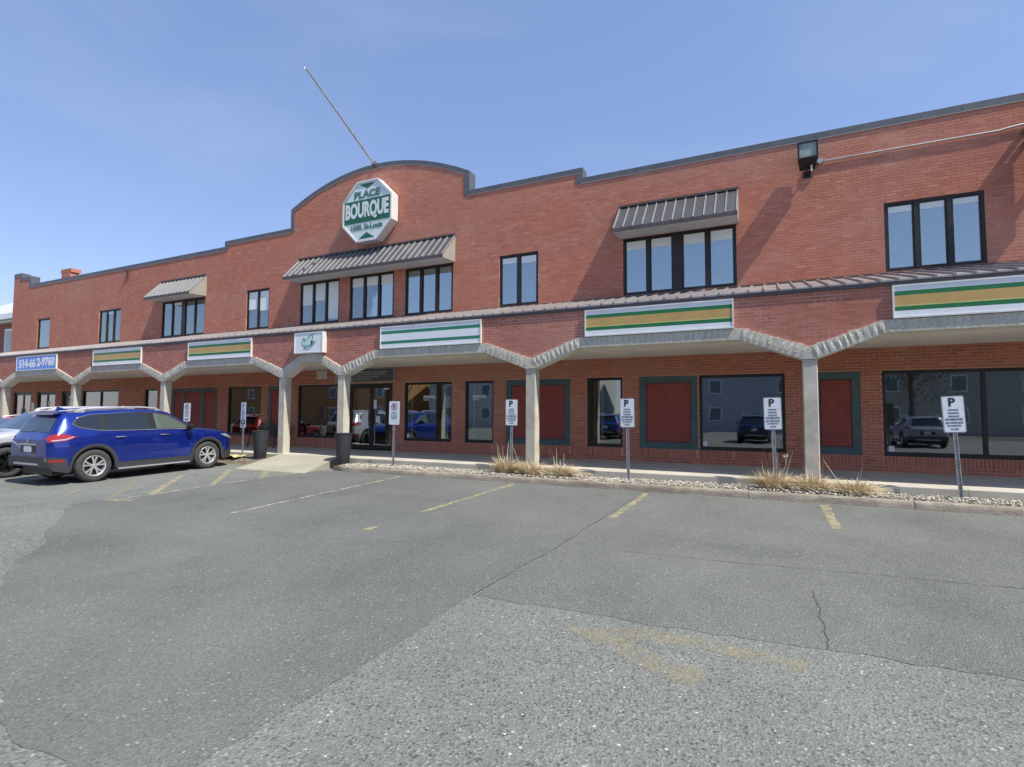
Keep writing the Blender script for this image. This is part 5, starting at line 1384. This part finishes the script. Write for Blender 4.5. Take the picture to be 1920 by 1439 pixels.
    mb = MB(); mb.add([(-1.72, -0.58, 1.632), (-1.72, 0.58, 1.632), (-2.07, 0.52, 1.575), (-2.07, -0.52, 1.575), (-1.72, -0.58, 1.60), (-1.72, 0.58, 1.60), (-2.05, 0.52, 1.548), (-2.05, -0.52, 1.548)],
                      [(0, 3, 2, 1), (4, 5, 6, 7), (3, 7, 6, 2), (0, 4, 7, 3), (1, 2, 6, 5), (0, 1, 5, 4)]); B(mb, 'spoiler', paint, sm=False)
    mb = MB(); mb.add([(-1.45, -0.02, 1.66), (-1.45, 0.02, 1.66), (-1.66, 0.012, 1.745), (-1.66, -0.012, 1.745), (-1.70, 0.02, 1.63), (-1.70, -0.02, 1.63)], [(0, 1, 2, 3), (1, 4, 2), (0, 3, 5), (3, 2, 4, 5)]); B(mb, 'antenna_fin', paint, sm=False)
    # rear end furniture
    xr = -2.335
    mb = MB(); mb.prism_yz([(-0.72, 0.40), (0.72, 0.40), (0.76, 0.52), (0.74, 0.62), (-0.74, 0.62), (-0.76, 0.52)], xr - 0.05, xr + 0.08); bp_ = B(mb, 'rear_bumper', MT['cladding'], sm=False)
    mb = MB(); mb.box(xr - 0.062, xr - 0.051, -0.5, 0.5, 0.44, 0.48); B(mb, 'skid_plate', MT['silverpl'], bp_, sm=False)
    mb = MB(); mb.prism_yz([(-0.34, 0.70), (0.34, 0.70), (0.28, 0.86), (-0.28, 0.86)], xr - 0.006, xr + 0.01); B(mb, 'plate_recess', MT['cargasket'], sm=False)
    mb = MB(); mb.box(xr - 0.014, xr - 0.007, -0.155, 0.155, 0.715, 0.845); B(mb, 'license_plate', MT['plateblue'], sm=False)
    mb = MB(); mb.box(xr - 0.02, xr + 0.0, -0.38, 0.38, 0.865, 0.895); B(mb, 'chrome_strip', MT['chrome'], sm=False)
    mb = MB()
    ring = [(xr - 0.012 + 0.0, 0.05 * math.cos(a), 0.94 + 0.045 * math.sin(a)) for a in np.linspace(0, 2 * math.pi, 20, endpoint=False)]
    mb.tube(ring, 0.007, 5, closed=True); mb.box(xr - 0.018, xr - 0.006, -0.055, 0.055, 0.93, 0.95); B(mb, 'badge', MT['chrome'])
    # front grille
    mb = MB(); mb.box(2.325, 2.35, -0.42, 0.42, 0.36, 0.60); B(mb, 'grille', MT['cargasket'], sm=False)
    # wheels
    for wx in (WF, WR):
        for s in (1, -1):
            w = empty('wheel', (wx, s * 0.80, WZ), root, local=True)
            mb = MB(); mb.lathe([(0.225, -0.09), (0.26, -0.108), (0.31, -0.112), (0.345, -0.095), (WRAD, -0.07), (WRAD, 0.07), (0.345, 0.095), (0.31, 0.112), (0.26, 0.108), (0.225, 0.09)], 40, 'y'); B(mb, 'tyre', MT['tyre'], w)
            mb = MB(); mb.lathe([(0.236, s * 0.100), (0.230, s * 0.107), (0.212, s * 0.098), (0.205, s * 0.03), (0.205, -s * 0.09)], 40, 'y')
            mb.lathe([(0.0, s * 0.088), (0.035, s * 0.086), (0.045, s * 0.07), (0.05, s * 0.03)], 20, 'y')
            for k in range(10):
                a0 = 2 * math.pi * (k // 2) / 5 + (0.17 if k % 2 else -0.17) + 0.3
                d = Vector((math.cos(a0), 0, math.sin(a0))); ps = Vector((-d.z, 0, d.x)); c_in = 2 * math.pi * (k // 2) / 5 + 0.3 + (0.28 if k % 2 else -0.28)
                d2 = Vector((math.cos(c_in), 0, math.sin(c_in))); vs = []
                for r_, wd_, yy, dd in ((0.03, 0.016, 0.082, d), (0.12, 0.015, 0.088, d), (0.214, 0.021, 0.094, (d * 0.5 + d2 * 0.5).normalized())):
                    for q in (-1, 1): vs += [dd * r_ + ps * wd_ * q + Vector((0, s * yy, 0)), dd * r_ + ps * wd_ * q + Vector((0, s * (yy - 0.03), 0))]
                fs = []
                for b_ in (0, 4): fs += [(b_, b_ + 4, b_ + 6, b_ + 2), (b_ + 1, b_ + 3, b_ + 7, b_ + 5), (b_, b_ + 1, b_ + 5, b_ + 4), (b_ + 2, b_ + 6, b_ + 7, b_ + 3)]
                mb.add(vs, fs)
            o = B(mb, 'rim', rimmat, w, sm=False)
            mb = MB(); mb.lathe([(0.0, s * 0.02), (0.205, s * 0.02)], 30, 'y'); B(mb, 'brake_disc', MT['cargasket'], w, sm=False)
    # short rear overhang
    for c in root.children_recursive:
        if c.type == 'MESH' and not (c.parent and c.parent.name.startswith('wheel')):
            for v in c.data.vertices:
                if v.co.x < -1.75: v.co.x = -1.75 + (v.co.x + 1.75) * 0.74
                if v.co.z > 1.15: v.co.z = 1.15 + (v.co.z - 1.15) * 0.92
    return root
def place(c, x, y, head):
    c.location = (x, y, zg(y) + 0.002)
    slope = math.atan(0.11 / 4.6) if y > 6 else 0
    c.rotation_euler = (0, -slope * (1 if head > 0 else -1), math.radians(head))
blue_paint = paint_car('metallic_blue_paint', (0.005, 0.026, 0.27), 0.24, 0.55)
silver_paint = paint_car('silver_paint', (0.60, 0.61, 0.63), 0.3, 0.35)
red_paint = paint_car('red_paint', (0.33, 0.018, 0.02), 0.3, 0.2)
car1 = make_car('parked_car', 'metallic blue sport utility car parked nose in beside the ramp', blue_paint, MT['rim']); place(car1, -14.68, 8.30, 90)
car2 = make_car('parked_car', 'silver car with black wheels cut by the left edge', silver_paint, MT['rimdark']); place(car2, -17.42, 7.86, -90)
def recolour(root, a, b):
    for c in root.children_recursive:
        if c.type == 'MESH' and c.data.materials and c.data.materials[0] == a:
            c.data = c.data.copy(); c.data.materials[0] = b
def recar(x, y, head, label, paint, grp=None):
    c = copy_tree(car1); recolour(c, blue_paint, paint); c['label'] = label
    if grp: c['group'] = grp
    place(c, x, y, head); return c
rc = recar(-22.2, 9.0, -90, 'red car almost hidden behind the silver car', red_paint); rc.scale = (1, 1, 0.84)
bl2 = recar(-1.0, -7.5, -90, 'dark blue car behind the viewer, mirrored in the shop window left of the right column', paint_car('dark_blue_paint', (0.012, 0.03, 0.16)))
recar(-9.8, -8.0, -90, 'mid blue car behind the viewer, mirrored in the lettered shop window', paint_car('mid_blue_paint', (0.02, 0.06, 0.30)))
recar(6.8, -6.5, -90, 'grey car behind the viewer, mirrored in the far right shop window', paint_car('grey_paint', (0.30, 0.32, 0.34)))
recar(-15.5, -7.0, -90, 'dark red car behind the viewer, mirrored in the window beside the bench', paint_car('dark_red_paint', (0.20, 0.012, 0.018)))

# ------------------------------------------------------------------ neighbouring house on the left
nh = tag(empty('neighbour_house', (-46, 20, 0)), 'brick house with pale metal roof past the left end of the building', 'house')
MB().box(-54, -40.0, 16.6, 27, 0, 7.1).build('wall', simple('house_brick', (0.30, 0.115, 0.075), 0.9, 0, 0.2, 6), nh)
mb = MB(); x0, x1, y0, y1 = -54.6, -39.4, 16.0, 27.6
mb.add([(x0, y0, 7.55), (x1, y0, 7.55), (x1, y1, 7.55), (x0, y1, 7.55), (x0 + 5, 21.8, 10.8), (x1 - 5, 21.8, 10.8)], [(0, 1, 5, 4), (1, 2, 5), (2, 3, 4, 5), (3, 0, 4), (3, 2, 1, 0)])
rf = mb.build('roof', simple('pale_metal_roof', (0.66, 0.68, 0.70), 0.5, 0.3, 0.1), nh)
mb = MB(); mb.box(x0, x1, y0 - .03, y0 + 0.2, 7.22, 7.545); mb.box(x1 - .2, x1 + .03, y0 + .2, y1, 7.22, 7.545); mb.box(x0, x1 - .2, y0 + .2, y1, 7.1, 7.2); mb.build('eave', MT['white'], nh)
for xa in (-43.4, -48.5):
    mb = MB(); mb.box(xa, xa + 1.15, 16.53, 16.6, 4.9, 6.75); wf = mb.build('window', MT['white'], nh)
    MB().box(xa + .14, xa + 1.01, 16.51, 16.53, 5.05, 6.6).build('pane', MT['carglass'], wf)
MB().box(-54, -39.95, 16.5, 16.6, 4.55, 4.8).build('stone_course', MT['stone_joint'], nh)

# ------------------------------------------------------------------ what the shop windows mirror: the other side of the street
ACROSS_PANE = simple('across_pane', (0.16, 0.19, 0.22), 0.3, 0, 0.2)
def across(x0, x1, y0, y1, h, col, label, roofcol, nwin):
    b = tag(empty('house_across_street', ((x0 + x1) / 2, (y0 + y1) / 2, 0)), label, 'house')
    MB().box(x0, x1, y0, y1, 0, h).build('wall', simple('across_wall', col, 0.9, 0, 0.1), b)
    mb = MB(); ym = (y0 + y1) / 2
    mb.add([(x0 - .4, y0 - .4, h), (x1 + .4, y0 - .4, h), (x1 + .4, y1 + .4, h), (x0 - .4, y1 + .4, h), (x0 - .4, ym, h + 2.6), (x1 + .4, ym, h + 2.6)], [(0, 1, 5, 4), (2, 3, 4, 5), (1, 2, 5), (3, 0, 4), (3, 2, 1, 0)])
    mb.build('roof', simple('across_roof', roofcol, 0.8, 0, 0.1), b)
    for i in range(nwin):
        xw = x0 + (x1 - x0) * (i + 0.5) / nwin
        for z in ((1.0, 2.4), (3.6, 5.0)):
            if z[1] < h: 
                w = MB().box(xw - .6, xw + .6, y1, y1 + .05, *z).build('window', MT['white'], b)
                MB().box(xw - .5, xw + .5, y1 + .05, y1 + .06, z[0] + .1, z[1] - .1).build('pane', ACROSS_PANE, w)
    return b
across(-80, -41, -36, -26, 6.8, (0.42, 0.22, 0.09), 'orange brick house across the street, seen only mirrored in the doors', (0.12, 0.12, 0.13), 5)
across(-38, -17, -36, -27, 6.6, (0.55, 0.55, 0.53), 'pale house across the street, seen only mirrored in the middle windows', (0.10, 0.10, 0.11), 4)
across(-14, 4, -35, -27, 6.4, (0.40, 0.43, 0.47), 'grey blue house across the street, seen only mirrored in the right windows', (0.14, 0.12, 0.11), 3)
across(7, 30, -37, -28, 6.2, (0.42, 0.40, 0.37), 'pale grey house across the street, seen only mirrored at the far right', (0.10, 0.10, 0.10), 5)
bark = simple('bark', (0.10, 0.08, 0.06), 0.9, 0, 0.2)
leafm = simple('spring_leaves', (0.07, 0.11, 0.035), 0.8, 0, 0.4, 2)
def tree(x, y, h, label, seed):
    r = random.Random(seed); t = tag(empty('tree', (x, y, 0)), label, 'tree', 'trees across the street')
    mb = MB(); tips = []
    mb.tube([(x, y, 0), (x + .1, y, h * .25), (x, y + .1, h * .5)], [0.22, 0.17, 0.12], 7)
    for k in range(9):
        a = r.uniform(0, 6.28); z0 = h * r.uniform(.25, .5); L = h * r.uniform(.25, .5); e = (x + L * .7 * math.cos(a), y + L * .7 * math.sin(a), z0 + L * .9)
        mb.tube([(x, y, z0), ((x + e[0]) / 2, (y + e[1]) / 2, z0 + L * .5), e], [0.07, 0.05, 0.02], 5); tips.append(e)
    mb.build('trunk', bark, t)
    V = []; F = []
    for k in range(2600):
        c = Vector(r.choice(tips)) + Vector((r.gauss(0, h * .10), r.gauss(0, h * .10), r.gauss(0, h * .10))); d = Vector((r.uniform(-1, 1), r.uniform(-1, 1), r.uniform(-1, 1))).normalized(); u = d.orthogonal().normalized() * 0.09; w = d.cross(u)
        n0 = len(V); V += [c - u, c + w * .7, c + u, c - w * .7]; F.append((n0, n0 + 1, n0 + 2, n0 + 3))
    MB().add(V, F).build('crown', leafm, t)
tree(9.5, -22, 10, 'leafy tree across the street right of the grey blue house', 1)
tree(5.5, -24, 8, 'low leafy tree across the street between two houses', 2)
tree(-39, -23, 9, 'leafy tree across the street beside the orange house', 3)
tree(18, -22, 11, 'tall leafy tree across the street at the far end', 4)
